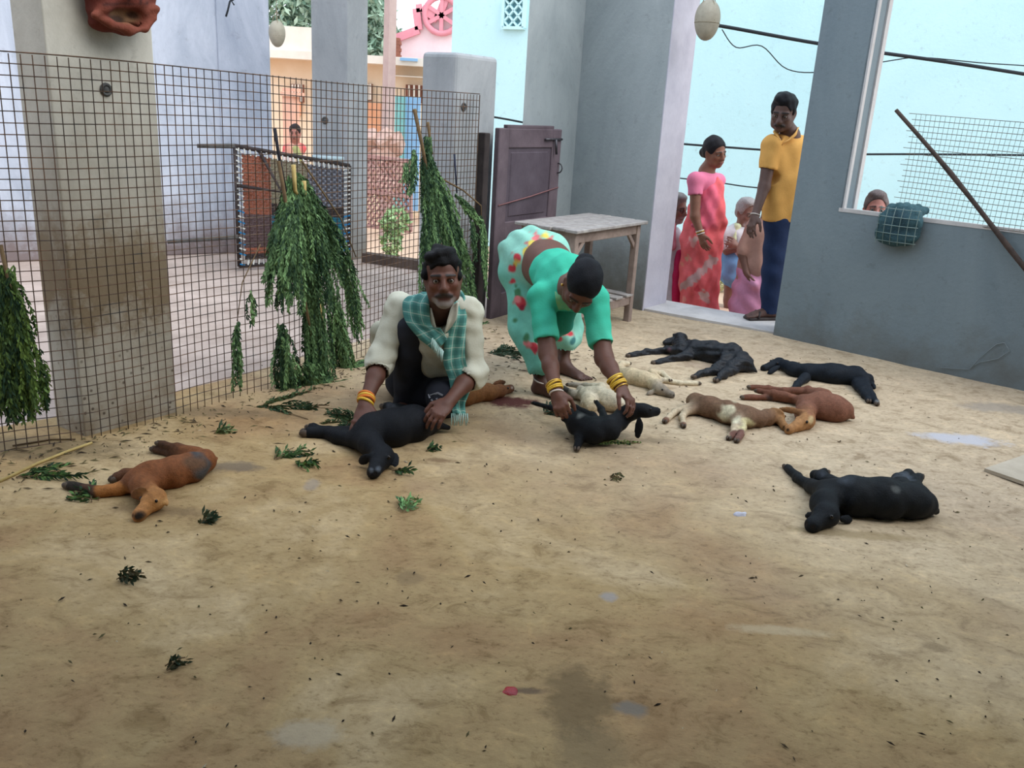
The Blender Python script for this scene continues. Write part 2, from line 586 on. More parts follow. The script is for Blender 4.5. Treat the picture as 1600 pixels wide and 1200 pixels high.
PLASTER_W = wall_mat('white_plaster', (150, 158, 172), (198, 203, 214), (112, 92, 84), (.02, .5), 1.7)
PLASTER_G = wall_mat('grey_cement', (136, 145, 147), (164, 171, 172), (96, 90, 78), (-.1, .55), 1.6)
PLASTER_R = wall_mat('blue_grey_cement', (108, 121, 128), (124, 136, 141), (96, 92, 84), (-.25, .3), 1.3)
PILLAR_M = wall_mat('stained_whitewash', (180, 176, 164), (206, 202, 190), (122, 102, 74), (.25, 1.0), 3.2, .9, .9, ((0.0, .75), (.14, .45), (.3, .3), (.45, .5), (.58, .9), (.78, .85), (.95, .4), (1.35, .08), (1.7, 0)))
PILLAR_G = wall_mat('dull_whitewash', (140, 144, 146), (166, 168, 170), (120, 112, 98), (.0, .5), 3)
CYAN = wall_mat('pale_cyan_wall', (186, 224, 228), (198, 234, 237), None, scale=.5)
LEDGE = wall_mat('pale_concrete', (176, 172, 170), (200, 196, 194), None, scale=4)

# floor
def floor_mat():
    mt, nt, bs = new_mat('trodden_earth_floor')
    pos = obj_vec(nt, True)
    n1 = noise_node(nt, pos, 1.1, 8, .6, .4)
    col = ramp(nt, n1.outputs[0], [(.34, lin((136, 104, 68))), (.42, lin((158, 128, 90))), (.52, lin((168, 142, 100))), (.64, lin((192, 168, 130)))]).outputs[0]
    mp = N(nt, 'ShaderNodeMapping'); mp.inputs['Rotation'].default_value = (0, 0, .5); mp.inputs['Scale'].default_value = (1.0, 1.5, 1)
    nt.links.new(pos, mp.inputs[0])
    n2 = noise_node(nt, mp.outputs[0], 7, 9, .72, .8)
    r2 = ramp(nt, n2.outputs[0], [(.36, (.60, .55, .47)), (.46, (.93, .92, .9)), (.54, (1, 1, 1)), (.66, (1.2, 1.18, 1.14))])
    col = mixc(nt, .8, col, r2.outputs[0], 'MULTIPLY')
    n4 = noise_node(nt, mp.outputs[0], 42, 6, .7)
    r4 = ramp(nt, n4.outputs[0], [(.34, (.55, .5, .42)), (.44, (.95, .94, .92)), (.56, (1, 1, 1)), (.66, (1.16, 1.15, 1.12))])
    col = mixc(nt, .7, col, r4.outputs[0], 'MULTIPLY')
    # blend to a paler, less saturated colour towards the back and right
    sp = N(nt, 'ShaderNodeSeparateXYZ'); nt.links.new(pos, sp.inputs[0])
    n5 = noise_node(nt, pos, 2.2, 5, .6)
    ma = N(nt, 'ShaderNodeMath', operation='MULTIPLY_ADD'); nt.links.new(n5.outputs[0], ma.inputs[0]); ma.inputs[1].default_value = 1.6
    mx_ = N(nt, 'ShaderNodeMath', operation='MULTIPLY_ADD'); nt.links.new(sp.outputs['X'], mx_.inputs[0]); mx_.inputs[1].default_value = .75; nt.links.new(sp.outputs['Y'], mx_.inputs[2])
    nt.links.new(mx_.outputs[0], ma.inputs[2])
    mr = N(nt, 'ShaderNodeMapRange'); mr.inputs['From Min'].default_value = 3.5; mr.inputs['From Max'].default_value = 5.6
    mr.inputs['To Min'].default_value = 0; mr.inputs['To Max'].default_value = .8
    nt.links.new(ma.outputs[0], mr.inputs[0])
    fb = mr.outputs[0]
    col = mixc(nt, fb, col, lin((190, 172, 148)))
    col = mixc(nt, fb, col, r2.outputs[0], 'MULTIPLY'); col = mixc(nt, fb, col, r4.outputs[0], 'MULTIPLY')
    nd = noise_node(nt, pos, 9, 6, .7)
    nd2 = noise_node(nt, pos, 30, 4, .7)
    add = N(nt, 'ShaderNodeMath', operation='MULTIPLY_ADD'); nt.links.new(nd2.outputs[0], add.inputs[0]); add.inputs[1].default_value = .4
    nt.links.new(nd.outputs[0], add.inputs[2])
    rough = None
    for (px, py, rx, ry, c, st) in [
        (798, 630, .2, .11, (74, 24, 24), .95), (905, 1098, .10, .17, (112, 92, 62), .75), (925, 1180, .09, .12, (124, 104, 74), .6),
        (987, 1112, .045, .035, (122, 112, 100), .9), (826, 1086, .06, .016, (96, 78, 62), .8), (365, 733, .13, .06, (112, 98, 82), .8),
        (322, 728, .06, .04, (96, 88, 84), .7), (1500, 688, .24, .085, (182, 182, 190), .85), (1570, 640, .3, .1, (150, 140, 128), .7), (690, 722, .07, .03, (118, 92, 66), .8),
        (640, 905, .05, .05, (126, 104, 74), .6), (1460, 1012, .05, .025, (126, 106, 78), .6), (1020, 690, .16, .03, (128, 112, 90), .5),
        (255, 800, .2, .05, (120, 98, 70), .6), (1110, 575, .2, .1, (140, 120, 104), .5), (488, 760, .035, .06, (140, 132, 128), .5), (60, 700, .5, .14, (104, 88, 62), .65), (330, 645, .5, .08, (104, 88, 66), .5),
        (952, 938, .03, .03, (150, 146, 146), .7), (1345, 838, .3, .04, (134, 114, 76), .55), (1215, 990, .16, .03, (200, 184, 152), .4), (480, 1150, .1, .06, (178, 164, 140), .6)]:
        g = G(px, py)
        vs = N(nt, 'ShaderNodeVectorMath', operation='SUBTRACT'); nt.links.new(pos, vs.inputs[0]); vs.inputs[1].default_value = tuple(g)
        vm = N(nt, 'ShaderNodeVectorMath', operation='MULTIPLY'); nt.links.new(vs.outputs[0], vm.inputs[0]); vm.inputs[1].default_value = (1 / rx, 1 / ry, 0)
        ln = N(nt, 'ShaderNodeVectorMath', operation='LENGTH'); nt.links.new(vm.outputs[0], ln.inputs[0])
        a2 = N(nt, 'ShaderNodeMath', operation='MULTIPLY_ADD'); nt.links.new(add.outputs[0], a2.inputs[0]); a2.inputs[1].default_value = 1.7
        nt.links.new(ln.outputs['Value'], a2.inputs[2])
        mm = N(nt, 'ShaderNodeMapRange'); mm.inputs['From Min'].default_value = 1.75; mm.inputs['From Max'].default_value = 2.25
        mm.inputs['To Min'].default_value = st; mm.inputs['To Max'].default_value = 0
        nt.links.new(a2.outputs[0], mm.inputs[0])
        col = mixc(nt, mm.outputs[0], col, lin(c))
    nt.links.new(col, bs.inputs['Base Color'])
    bs.inputs['Roughness'].default_value = .8; bs.inputs['Specular IOR Level'].default_value = .25
    ad = N(nt, 'ShaderNodeMath', operation='MULTIPLY_ADD'); nt.links.new(n2.outputs[0], ad.inputs[0]); ad.inputs[1].default_value = 1.0
    nt.links.new(n4.outputs[0], ad.inputs[2])
    bump(nt, bs, ad.outputs[0], .35, .012)
    return mt
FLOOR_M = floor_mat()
VER_M = plain('veranda_cement', (156, 138, 127), (188, 169, 158), 3, .9, .2, 20)
SAND = plain('sandy_street', (190, 158, 132), (214, 182, 156), .8, .95, .3, 8)

def interp(pl, n):
    pl = [np.array(p, float) for p in pl]
    L = np.cumsum([0] + [np.linalg.norm(b - a) for a, b in zip(pl, pl[1:])])
    return [np.array([np.interp(t, L, [p[k] for p in pl]) for k in range(len(pl[0]))]) for t in np.linspace(0, L[-1], n)]

Lp = interp([(-3.9, .4), (-2.75, 2.8), (-2.36, 3.34), (-1.92, 3.72), (-1.5, 4.28), (-1.02, 5.08), (-.5, 5.78), (-.12, 6.05), (.44, 7.05)], 90)
Rp = interp([(3.2, -1.4), (4.4, 2.0), (4.9, 3.1), (3.7, 4.55), (2.5, 5.6), (1.95, 6.08), (1.2, 6.5)], 90)
vs = []; fs = []; NX = 70
nz_ = wave(.006, 2.3, 4); nz2 = wave(.003, 11, 5)
for i in range(90):
    for j in range(NX):
        t = j / (NX - 1); p = Lp[i] * (1 - t) + Rp[i] * t
        q = np.array([[p[0], p[1], 0.0]])
        vs.append((p[0], p[1], .004 + float(nz_(q)[0]) * .8 + float(nz2(q)[0])))
for i in range(89):
    for j in range(NX - 1):
        a = i * NX + j; fs.append((a, a + 1, a + NX + 1, a + NX))
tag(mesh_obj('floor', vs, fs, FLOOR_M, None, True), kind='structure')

wdir = nz(np.array([.76, -.65])); wout = np.array([.65, .76]); wout = wout / np.linalg.norm(wout)
W0 = np.array([1.83, 5.98])
slab = [(-8, -3), (6, -3), W0 + wdir * 4.8 + wout * .28, W0 + wout * .28 - wdir * .05, (1.22, 6.98), (.5, 7.3), (-.9, 7.78), (-1.44, 8.06), (-1.42, 8.3), (-2.3, 8.45), (-8, 4.75)]
tag(MB().prism(slab, -.6, -.012).build('floor_veranda', VER_M), kind='structure')
tag(MB().prism([(-60, -30), (60, -30), (60, 80), (-60, 80)], -.8, -.6).build('ground', SAND), kind='structure')
thr = [np.array([.985, 6.53]), np.array([1.86, 6.0]), np.array([2.04, 6.36]), np.array([1.16, 6.93])]
tag(MB().prism(thr, -.02, .022).build('threshold', LEDGE), kind='structure')
tag(MB().bar((-1.44, 8.0, .03), (-.84, 7.74, .03), .05, .045).build('trim_1', plain('dark_kerb', (70, 58, 52), (96, 82, 74), 8)), kind='structure')
tag(MB().prism([(1.25, 7.05), (2.1, 6.6), (2.6, 7.6), (1.75, 8.05)], -.6, -.2).build('step', SAND), kind='structure')

def quadwall(name, a, b, th, z0, z1, mat, side=1, bev=.012):
    a = np.asarray(a, float); b = np.asarray(b, float); d = nz(b - a); n = np.array([-d[1], d[0]]) * side * th
    o = MB().prism([a, b, b + n, a + n] if side > 0 else [a, a + n, b + n, b], z0, z1).build(name, mat)
    if bev:
        bv = o.modifiers.new('edges', 'BEVEL'); bv.width = bev; bv.segments = 2
    return tag(o, kind='structure')

quadwall('wall_left', (-7.6, 4.75), (-2.72, 8.02), .2, -.012, 3.0, PLASTER_W)
quadwall('trim_2', (-2.73, 7.995), (-2.31, 8.11), .34, -.012, 3.0, PLASTER_W)
# pillars
def pillar(name, c, l, r, z1, mat, round_top=0):
    c = np.array(c); l = np.array(l); r = np.array(r); bk = l + r - c
    o = MB().prism([c, r, bk, l], -.012, z1).build(name, mat)
    bv = o.modifiers.new('edges', 'BEVEL'); bv.width = .007 if not round_top else round_top; bv.segments = 3
    return tag(o, kind='structure')
pL = pillar('pillar', (-1.80, 3.40), (-1.985, 3.52), (-1.555, 3.777), 3.0, PILLAR_M)
pM = pillar('pillar', (-1.60, 8.00), (-1.935, 8.09), (-1.455, 8.19), 3.0, PILLAR_G)
p3 = pillar('gate_post', (-.46, 5.70), (-.70, 5.86), (-.215, 6.08), 1.745, PILLAR_G, .03)
corner = np.array([.38, 6.99])
S0_ = corner - U * .76
tag(MB().prism([S0_, corner + U * .3, corner + U * .3 - NN * .22, S0_ - NN * .22 + U * .36], -.012, 3.0).build('wall_stub', PLASTER_G), kind='structure')
jin = np.array([.965, 6.53])
quadwall('wall_back', corner - nz(jin - corner) * .06, jin, .36, -.012, 3.0, PLASTER_G, 1, .004)
jd_ = nz(jin - corner); jn_ = np.array([-jd_[1], jd_[0]])
quadwall('trim_5', jin, jin + jd_ * .008, .355, -.012, 2.7, plain('lime_washed_reveal', (182, 178, 190), (202, 198, 208), 4, .9, .2, 20), 1, 0)
# right wall with the big opening (sill .92)
J = W0 + wdir * .335
quadwall('wall_right_pier', W0, J, .26, -.012, 3.0, PLASTER_R, 1, 0)
quadwall('wall_right', J, W0 + wdir * 4.6, .26, -.012, .915, PLASTER_R, 1, 0)
quadwall('wall_right_lintel', J, W0 + wdir * 4.6, .26, 2.8, 3.0, PLASTER_R)
quadwall('wall_back_lintel', jin, W0, .26, 2.7, 3.0, PLASTER_G)
b_ = MB()
for z, a, b in ((.925, J - wdir * .02, W0 + wdir * 4.6),):
    b_.bar(np.append(a + wout * .015, z), np.append(b + wout * .015, z), .018, .012)
b_.bar(np.append(J + wout * .02, .92), np.append(J + wout * .02, 2.8), .012, .02, up=np.append(wout, 0))
b_.bar(np.append(J + wout * .2, .92), np.append(J + wout * .2, 2.8), .012, .03, up=np.append(wout, 0))
tag(b_.build('window_1', LEDGE), kind='structure')
tag(MB().prism([(-8, -1.9), (5.6, -1.9), (5.3, 1.75), (-2.9, 2.2), (-8, 2.6)], 3.0, 3.14).build('ceiling_cut_for_light', PLASTER_G), kind='structure')  # unseen slab over the front only; back left open to let sky light in
quadwall('trim_3', (-2.35, 8.0), (-1.6, 8.0), .3, 2.7, 3.0, PLASTER_G)
quadwall('trim_4', (-1.6, 8.0), corner - U * .74, .25, 2.7, 3.0, PLASTER_G)

quadwall('added_wall_front_side', (5.3, -1.75), W0 + wdir * 4.55, .2, -.012, 3.0, PLASTER_G, -1)  # unseen wall added to close the side gap against daylight
quadwall('added_wall_front', (-4.6, -1.0), (5.4, -1.6), .2, -.012, 3.0, PLASTER_G)  # unseen wall added behind the camera to hold back light on the near floor

def fixing(parent, p, n, r=.018):
    n = nz(n); b = MB()
    b.torus(np.asarray(p) + n * .004, n, r, r * .35, 12, 5)
    b.tube([np.asarray(p), np.asarray(p) + n * r * .5], [r * .9, r * .5], 8)
    b.build('fixing_plug', plain('dark_plug', (66, 66, 66), (96, 96, 94), 30), parent, True)
nR = np.array([NN[0], NN[1], 0])
def on_plane(px, py, p, n):
    r = ray(px, py); t = np.dot(np.append(p, 0) - EYE, n) / np.dot(r, n)
    return EYE + r * t
fixing(pL, on_plane(165, 140, (-1.80, 3.40), nR), nR, .02)
fixing(pM, on_plane(508, 188, (-1.60, 8.0), np.array([-.26, -.966, 0])), np.array([-.26, -.966, 0]), .025)
n3_ = nz(np.array([.38, -.245, 0])); fixing(p3, on_plane(724, 167, (-.46, 5.70), n3_), n3_, .02)

# neighbour's cyan wall across the lane
a = np.array([2.75, 11.56]) - np.array([.902, -.431]) * 4.35; b = np.array([2.75, 11.56]) + np.array([.902, -.431]) * 9
cw = quadwall('wall_neighbour', a, b, .3, -.6, 8.0, CYAN)
cn = np.array([-.431, -.902, 0])
vb = MB()
vc = on_plane(805, 21, np.array([2.75, 11.56]), cn) + cn * .03
ex = np.array([.902, -.431, 0])
for i, (sx, sz, hx, hz) in enumerate([(0, .19, .17, .02), (0, -.19, .17, .02), (.16, 0, .02, .19), (-.16, 0, .02, .19)]):
    vb.box(vc + ex * sx + UP * sz, ex, cn, UP, hx, .04, hz)
for i in range(4):
    for j in range(5):
        c = vc + ex * (-.105 + .07 * i) + UP * (-.14 + .07 * j)
        s = 1 if (i + j) % 2 else -1
        vb.bar(c - ex * .03 - UP * .03 * s, c + ex * .03 + UP * .03 * s, .012, .03, up=cn)
vb.build('vent_block', CYAN, cw)
vbk = MB().box(vc - cn * .028, ex, cn, UP, .15, .003, .17).build('vent_shade', plain('vent_back', (110, 150, 158), None, 5), cw)

# ------------------------------------------------------------------ far street on the left
FLAT = lambda n, a, b=None, s=3: plain(n, a, b, s, .9, .1)
PEACH = FLAT('peach_paint', (232, 206, 174), (240, 216, 188)); CREAM = FLAT('cream_paint', (226, 212, 196), (236, 224, 210))
PINKW = FLAT('pink_wash', (224, 196, 200), (234, 210, 212)); PINKT = FLAT('pink_trim', (208, 130, 142), (216, 146, 156))
BROWN = FLAT('brown_shutter', (120, 76, 62), (144, 92, 74)); ORANGE = FLAT('orange_sheet', (222, 156, 118), (232, 172, 136))
BLUEP = FLAT('blue_paint', (134, 176, 212), (148, 186, 218))
h = thing('house', V(520, 260, 16.5) * np.array([1, 1, 0]) + np.array([0, 0, -.6]), 'peach single storey house with flat roof across the street', 'building')
def fbox(name, x0, y0, x1, y1, Y, depth, mat, parent, bevel=0):
    a = V(x0, y0, Y); c = V(x1, y1, Y)
    return MB().box(((a[0] + c[0]) / 2, Y + depth / 2, (a[2] + c[2]) / 2), (1, 0, 0), (0, 1, 0), (0, 0, 1), abs(c[0] - a[0]) / 2, depth / 2, abs(a[2] - c[2]) / 2, bevel=bevel).build(name, mat, parent)
def fbox_z(name, x0, x1, z0, z1, Y, depth, mat, parent):
    a = V(x0, 200, Y)[0]; c = V(x1, 200, Y)[0]
    return MB().box(((a + c) / 2, Y + depth / 2, (z0 + z1) / 2), (1, 0, 0), (0, 1, 0), (0, 0, 1), abs(c - a) / 2, depth / 2, abs(z1 - z0) / 2).build(name, mat, parent)
fbox_z('wall', 370, 690, -.6, 2.03, 16.2, 3, PEACH, h)
fbox_z('roof_slab', 365, 690, 2.0, 2.13, 15.7, 4.0, CREAM, h)
fbox_z('parapet', 365, 520, 2.1, 2.52, 15.8, .2, CREAM, h)
fbox('blue_band', 625, 90, 652, 96, 15.64, .06, BLUEP, h)
fbox('ledge', 612, 117, 668, 122, 15.9, .35, CREAM, h)
for x0, x1, y0, y1 in ((454, 474, 131, 160), (566, 581, 130, 157), (634, 668, 132, 162)):
    w = fbox('window', x0, y0, x1, y1, 16.12, .1, BROWN, h)
    b = MB()
    for t in np.linspace(.15, .85, 4):
        p0 = V(x0 + (x1 - x0) * t, y0 + 1, 16.1); p1 = V(x0 + (x1 - x0) * t, y1 - 1, 16.1)
        b.bar(p0, p1, .015, .015)
    b.build('window_bars', CREAM, w)
fbox('door_curtain', 571, 160, 598, 214, 16.1, .08, ORANGE, h)
fbox('wall_panel', 446, 158, 470, 180, 16.1, .08, ORANGE, h)
po = thing('porch_column', V(452, 215, 14.5) * np.array([1, 1, 0]) + np.array([0, 0, -.6]), 'pinkish porch column with stepped cap left of the grey pillar', 'column')
SALM = FLAT('salmon_plaster', (214, 164, 140), (224, 178, 156))
fbox('shaft', 441, 150, 461, 262, 14.5, .35, SALM, po); fbox('capital', 438, 143, 465, 151, 14.45, .45, SALM, po); fbox('cornice', 441, 137, 462, 143.5, 14.5, .35, SALM, po)
t_ = thing('tin_sheet', V(630, 190, 15) * np.array([1, 1, 0]) + np.array([0, 0, -.6]), 'blue and green painted sheet screen before the house', 'screen')
fbox('sheet', 611, 150, 630, 330, 15, .05, FLAT('green_blue_sheet', (120, 176, 176), (140, 196, 190)), t_); fbox('sheet', 631, 150, 653, 330, 15.05, .05, BLUEP, t_)
# electric pole
pp = V(605, 190, 13.6)
pole = thing('electric_pole', (pp[0], pp[1], -.6), 'tall square concrete electric pole in the street', 'pole')
MB().tube([(pp[0], pp[1], -.6), (pp[0] + .04, pp[1], 4.2)], [.105, .085], 4).build('shaft', FLAT('pole_concrete', (178, 154, 148), (196, 172, 164)), pole)
MB().bar((pp[0] - .5, pp[1], 3.9), (pp[0] + .5, pp[1], 3.9), .04, .04).build('cross_arm', FLAT('grey_arm', (120, 120, 124)), pole)
# pink building with a gable and a wheel emblem
pk = thing('pink_building', V(680, 200, 20) * np.array([1, 1, 0]) + np.array([0, 0, -.6]), 'pale pink building with stepped gable and round wheel emblem', 'building')
prof = [(612, 240), (614, 62), (655, 47), (651, 14), (660, 13), (684, 31), (706, -25), (790, -30), (790, 240)]
fr = [V(x, y, 20.0) for x, y in prof]; bk = [p + np.array([0, 2.0, 0]) for p in fr]; n_ = len(fr)
MB().add(fr + bk, [tuple(range(n_)), tuple(range(n_, 2 * n_))[::-1]] + [(i, n_ + i, n_ + (i + 1) % n_, (i + 1) % n_) for i in range(n_)]).build('gable_wall', PINKW, pk)
b = MB()
for i in range(1, 6): b.bar(fr[i] - np.array([0, .05, 0]), fr[i + 1] - np.array([0, .05, 0]), .06, .08)
b.build('coping', PINKT, pk)
ec = V(690, 24, 19.9)
e_ = MB().torus(ec, (0, 1, 0), .36, .06, 24, 6).build('emblem', PINKT, pk, True)
b = MB()
for k in range(3):
    a_ = math.pi / 2 + k * math.pi / 3; d = np.array([math.cos(a_), 0, math.sin(a_)]) * .36
    b.bar(ec - d, ec + d, .04, .03, up=(0, 1, 0))
b.build('spoke_cross', PINKT, e_)
b = MB()
bt = V(620, 60, 19.6)
for i in range(6):
    b.box(V(616, 62 + i * 5.2, 19.6), (1, 0, 0), (0, 1, 0), UP, .12 + .02 * (i % 2), .12, .035)
b.build('brick_pier', BROWN, pk)

# leaf clouds
def leaf_cloud(centres, n, size, rng, droop=.3):
    P = []
    for c, r in centres:
        k = int(n * r[0] * r[2] / sum(q[1][0] * q[1][2] for q in centres))
        d = rng.normal(size=(k, 3)); d /= np.linalg.norm(d, axis=1)[:, None]
        rr = rng.uniform(.55, 1.0, (k, 1)) ** .5
        P.append(np.asarray(c) + d * rr * np.asarray(r))
    P = np.concatenate(P); n = len(P)
    a = rng.normal(size=(n, 3)); a[:, 2] -= droop; a /= np.linalg.norm(a, axis=1)[:, None]
    b = np.cross(a, rng.normal(size=(n, 3))); b /= np.linalg.norm(b, axis=1)[:, None]
    s = size * rng.uniform(.6, 1.4, (n, 1))
    v = np.stack([P - a * s, P + b * s * .4, P + a * s, P - b * s * .4], 1).reshape(-1, 3)
    f = np.arange(4 * n).reshape(n, 4)
    return v, f
def leafc(n, c1, c2, rng):
    t = rng.uniform(0, 1, (n, 1)); c = np.array(lin(c1)[:3]) * (1 - t) + np.array(lin(c2)[:3]) * t
    return np.repeat(c, 4, 0)
LEAF = attr_mat('leaf', .7, .15, 20, .1, 60, .25)
tc = V(500, 60, 22)
tree = thing('street_tree', (tc[0] + .6, 22, -.6), 'grey green leafy tree behind the peach house', 'tree')
cents = [(V(x, y, 22 + dy), np.array(r)) for x, y, dy, r in [(450, 20, 0, (1.0, .9, .8)), (400, 0, 0, (1.0, .9, 1)), (520, -20, 0, (1.2, 1, 1.0)), (575, 55, .3, (.75, .7, .9)), (585, 20, 0, (.5, .6, .6)), (610, 75, 0, (.5, .5, .5)), (550, 90, 0, (.8, .8, .7)), (470, 70, 0, (.9, .8, .6))]]
v, f = leaf_cloud(cents, 9000, .11, RNG)
tag(mesh_obj('foliage', v, f, LEAF, tree, cols=leafc(len(f), (130, 162, 140), (178, 200, 176), RNG)), kind='stuff')
MB().tube([(tc[0] + .6, 22, -.6), (tc[0] + .5, 22, 1.0), (tc[0] + .7, 22, 2.2)], [.2, .16, .1], 8).build('trunk', FLAT('bark', (110, 96, 84)), tree, True)
# rubble, lattice gate, bush
rb = thing('rubble_heap', V(600, 240, 12.6) * np.array([1, 1, 0]) + np.array([0, 0, -.6]), 'heap of pinkish broken stones by the lattice gate', 'stones')
RUB = FLAT('broken_stone', (178, 142, 128), (204, 172, 158), 6)
for i in range(16):
    x = 574 + (i * 37) % 44; y = 285 - (i // 4) * 22 + (i * 13) % 9
    p = V(x, y, 12.6 + .05 * (i % 3)); ax = nz(RNG.normal(size=3)); ay = nz(np.cross(ax, RNG.normal(size=3)))
    MB().box(p, ax, ay, np.cross(ax, ay), .16, .12, .13, bevel=.03).build('stone', RUB, rb)
lg = thing('lattice_gate', V(605, 300, 10.6) * np.array([1, 1, 0]) + np.array([0, 0, -.6]), 'reddish diagonal lattice gate standing in the street opening', 'gate')
c0, c1, c2, c3 = V(566, 243, 10.6), V(642, 252, 10.6), V(642, 362, 10.6), V(566, 352, 10.6)
LAT = FLAT('rusty_lattice', (164, 122, 116), (190, 152, 146), 9)
b = MB()
for p, q in ((c0, c1), (c1, c2), (c2, c3), (c3, c0)): b.bar(p, q, .02, .02)
b.bar((c0 + c3) / 2, (c1 + c2) / 2, .018, .018)
b.build('gate_frame', LAT, lg)
for s in (0, 1):
    b = MB()
    for i in range(-9, 11):
        A = []
        for t in np.linspace(0, 1, 30):
            x = (i / 10.0 + t * .9) if s == 0 else (i / 10.0 + (1 - t) * .9)
            if 0 <= x <= 1: A.append((x, t))
        if len(A) > 1:
            pt = lambda q: (c0 * (1 - q[0]) + c1 * q[0]) * (1 - q[1]) + (c3 * (1 - q[0]) + c2 * q[0]) * q[1]
            b.bar(pt(A[0]) + (0, .02 * s, 0), pt(A[-1]) + (0, .02 * s, 0), .011, .005, up=(0, 1, 0))
    tag(b.build('lattice_slats', LAT, lg), kind='stuff')
bu = thing('bush', V(618, 352, 10.3) * np.array([1, 1, 0]) + np.array([0, 0, -.6]), 'small light green bush in front of the lattice gate', 'bush')
v, f = leaf_cloud([(V(620, 345, 10.3), np.array((.16, .14, .16))), (V(606, 350, 10.3), np.array((.1, .1, .1))), (V(612, 378, 10.3), np.array((.12, .1, .2)))], 500, .045, RNG)
tag(mesh_obj('foliage', v, f, LEAF, bu, cols=leafc(len(f), (120, 160, 110), (180, 206, 150), RNG)), kind='stuff')
MB().tube([V(614, 352, 10.3) * np.array([1, 1, 0]) + np.array([0, 0, -.6]), V(618, 345, 10.3)], .012, 5).build('stem', BROWN, bu)
bu = thing('weed', V(1127, 438, 10.6) * np.array([1, 1, 0]) + np.array([0, 0, -.6]), 'pale dry weed at the foot of the cyan wall', 'plant')
v, f = leaf_cloud([(V(1127, 440, 10.6), np.array((.14, .12, .1)))], 160, .05, RNG)
tag(mesh_obj('foliage', v, f, LEAF, bu, cols=leafc(len(f), (190, 196, 150), (210, 206, 160), RNG)), kind='stuff')

# overhead cables before the cyan wall
CAB = FLAT('black_cable', (40, 44, 48))
def cable(pts, Y, label, r=.012, sag=0):
    P = []
    q = [np.array(p, float) for p in pts]
    for i in range(len(q) - 1):
        p0 = q[max(i - 1, 0)]; p1 = q[i]; p2 = q[i + 1]; p3 = q[min(i + 2, len(q) - 1)]
        for t in np.linspace(0, 1, 7)[:-1]:
            c = .5 * (2 * p1 + (p2 - p0) * t + (2 * p0 - 5 * p1 + 4 * p2 - p3) * t * t + (3 * p1 - p0 - 3 * p2 + p3) * t ** 3)
            P.append(V(c[0], c[1], Y))
    P.append(V(*pts[-1], Y))
    tag(MB().tube(P, r, 5).build('cable', CAB, None, True), label, 'cable')
cable([(930, 16), (1060, 32), (1128, 41), (1290, 70), (1480, 97), (1640, 122), (2000, 178)], 8.3, 'thick black cable crossing high before the cyan wall', .016)
cable([(1128, 46), (1150, 74), (1190, 72), (1230, 108), (1290, 112), (1390, 95), (1440, 90), (1530, 98), (1660, 110), (1800, 150)], 8.4, 'thin looping wire below the high cable', .005)
cable([(900, 213), (1030, 222), (1120, 229), (1290, 240), (1440, 241), (1640, 243), (2000, 250)], 8.2, 'taut black cable at head height of the yellow shirted man', .010)
cable([(900, 262), (1030, 275), (1120, 285), (1180, 293), (1290, 300), (1330, 303)], 10.2, 'thin wire behind the pink saree woman', .008)
cable([(740, 178), (790, 186), (840, 196)], 9.0, 'thin black wire seen past the short post', .010)

# ------------------------------------------------------------------ mesh fence
FL = interp([(-2.62, 2.3), (-2.35, 2.78), (-2.05, 3.2), (-1.76, 3.385), (-1.50, 3.78), (-1.22, 4.18), (-.95, 4.72), (-.66, 5.28), (-.42, 5.66), (-.31, 5.84)], 400)
FL = [p + .008 * NN * math.sin(i * .09) for i, p in enumerate(FL)]
cum = np.cumsum([0] + [np.linalg.norm(b - a) for a, b in zip(FL, FL[1:])])
fa = np.array(FL)
def fence_at(s):
    return np.array([np.interp(s, cum, fa[:, 0]), np.interp(s, cum, fa[:, 1])])
def FP(px, py, off=.03):
    r = ray(px, py); k = np.argmin(np.abs(fa[:, 0] / fa[:, 1] - r[0] / r[1])); p = V(px, py, fa[k, 1])
    p[:2] += NN * off
    return p
fence = thing('mesh_fence', (fa[100, 0], fa[100, 1], 0), 'tall rusty square wire mesh fence tied along the whitewashed pillars', 'fence')
FT = 1.515
b = MB()
for k in range(39):
    z = .004 + k * (FT - .004) / 38
    zz = lambda s: z + .006 * math.sin(s * 2.1 + k * .3) + .012 * math.sin(s * 1.1) * (k / 38)
    pts = [np.append(fence_at(s), zz(s)) for s in np.linspace(0, cum[-1], 46)]
    b.tube(pts, .0024 if k < 38 else .003, 3, caps=False)
tag(b.build('horizontal_wires', METAL, fence), kind='stuff')
b = MB()
nv = int(cum[-1] / .04)
for k in range(nv + 1):
    s = k * cum[-1] / nv; p = fence_at(s); lean = .012 * math.sin(k * .7)
    top = fence_at(min(cum[-1], s + .01 + lean * .3)); top = np.append(top, FT + .012 * math.sin(s * 1.1))
    b.tube([np.append(p, 0), np.append((p + top[:2]) / 2, FT / 2), top], .0024 if k < nv else .0035, 3, caps=False)
tag(b.build('vertical_wires', METAL, fence), kind='stuff')

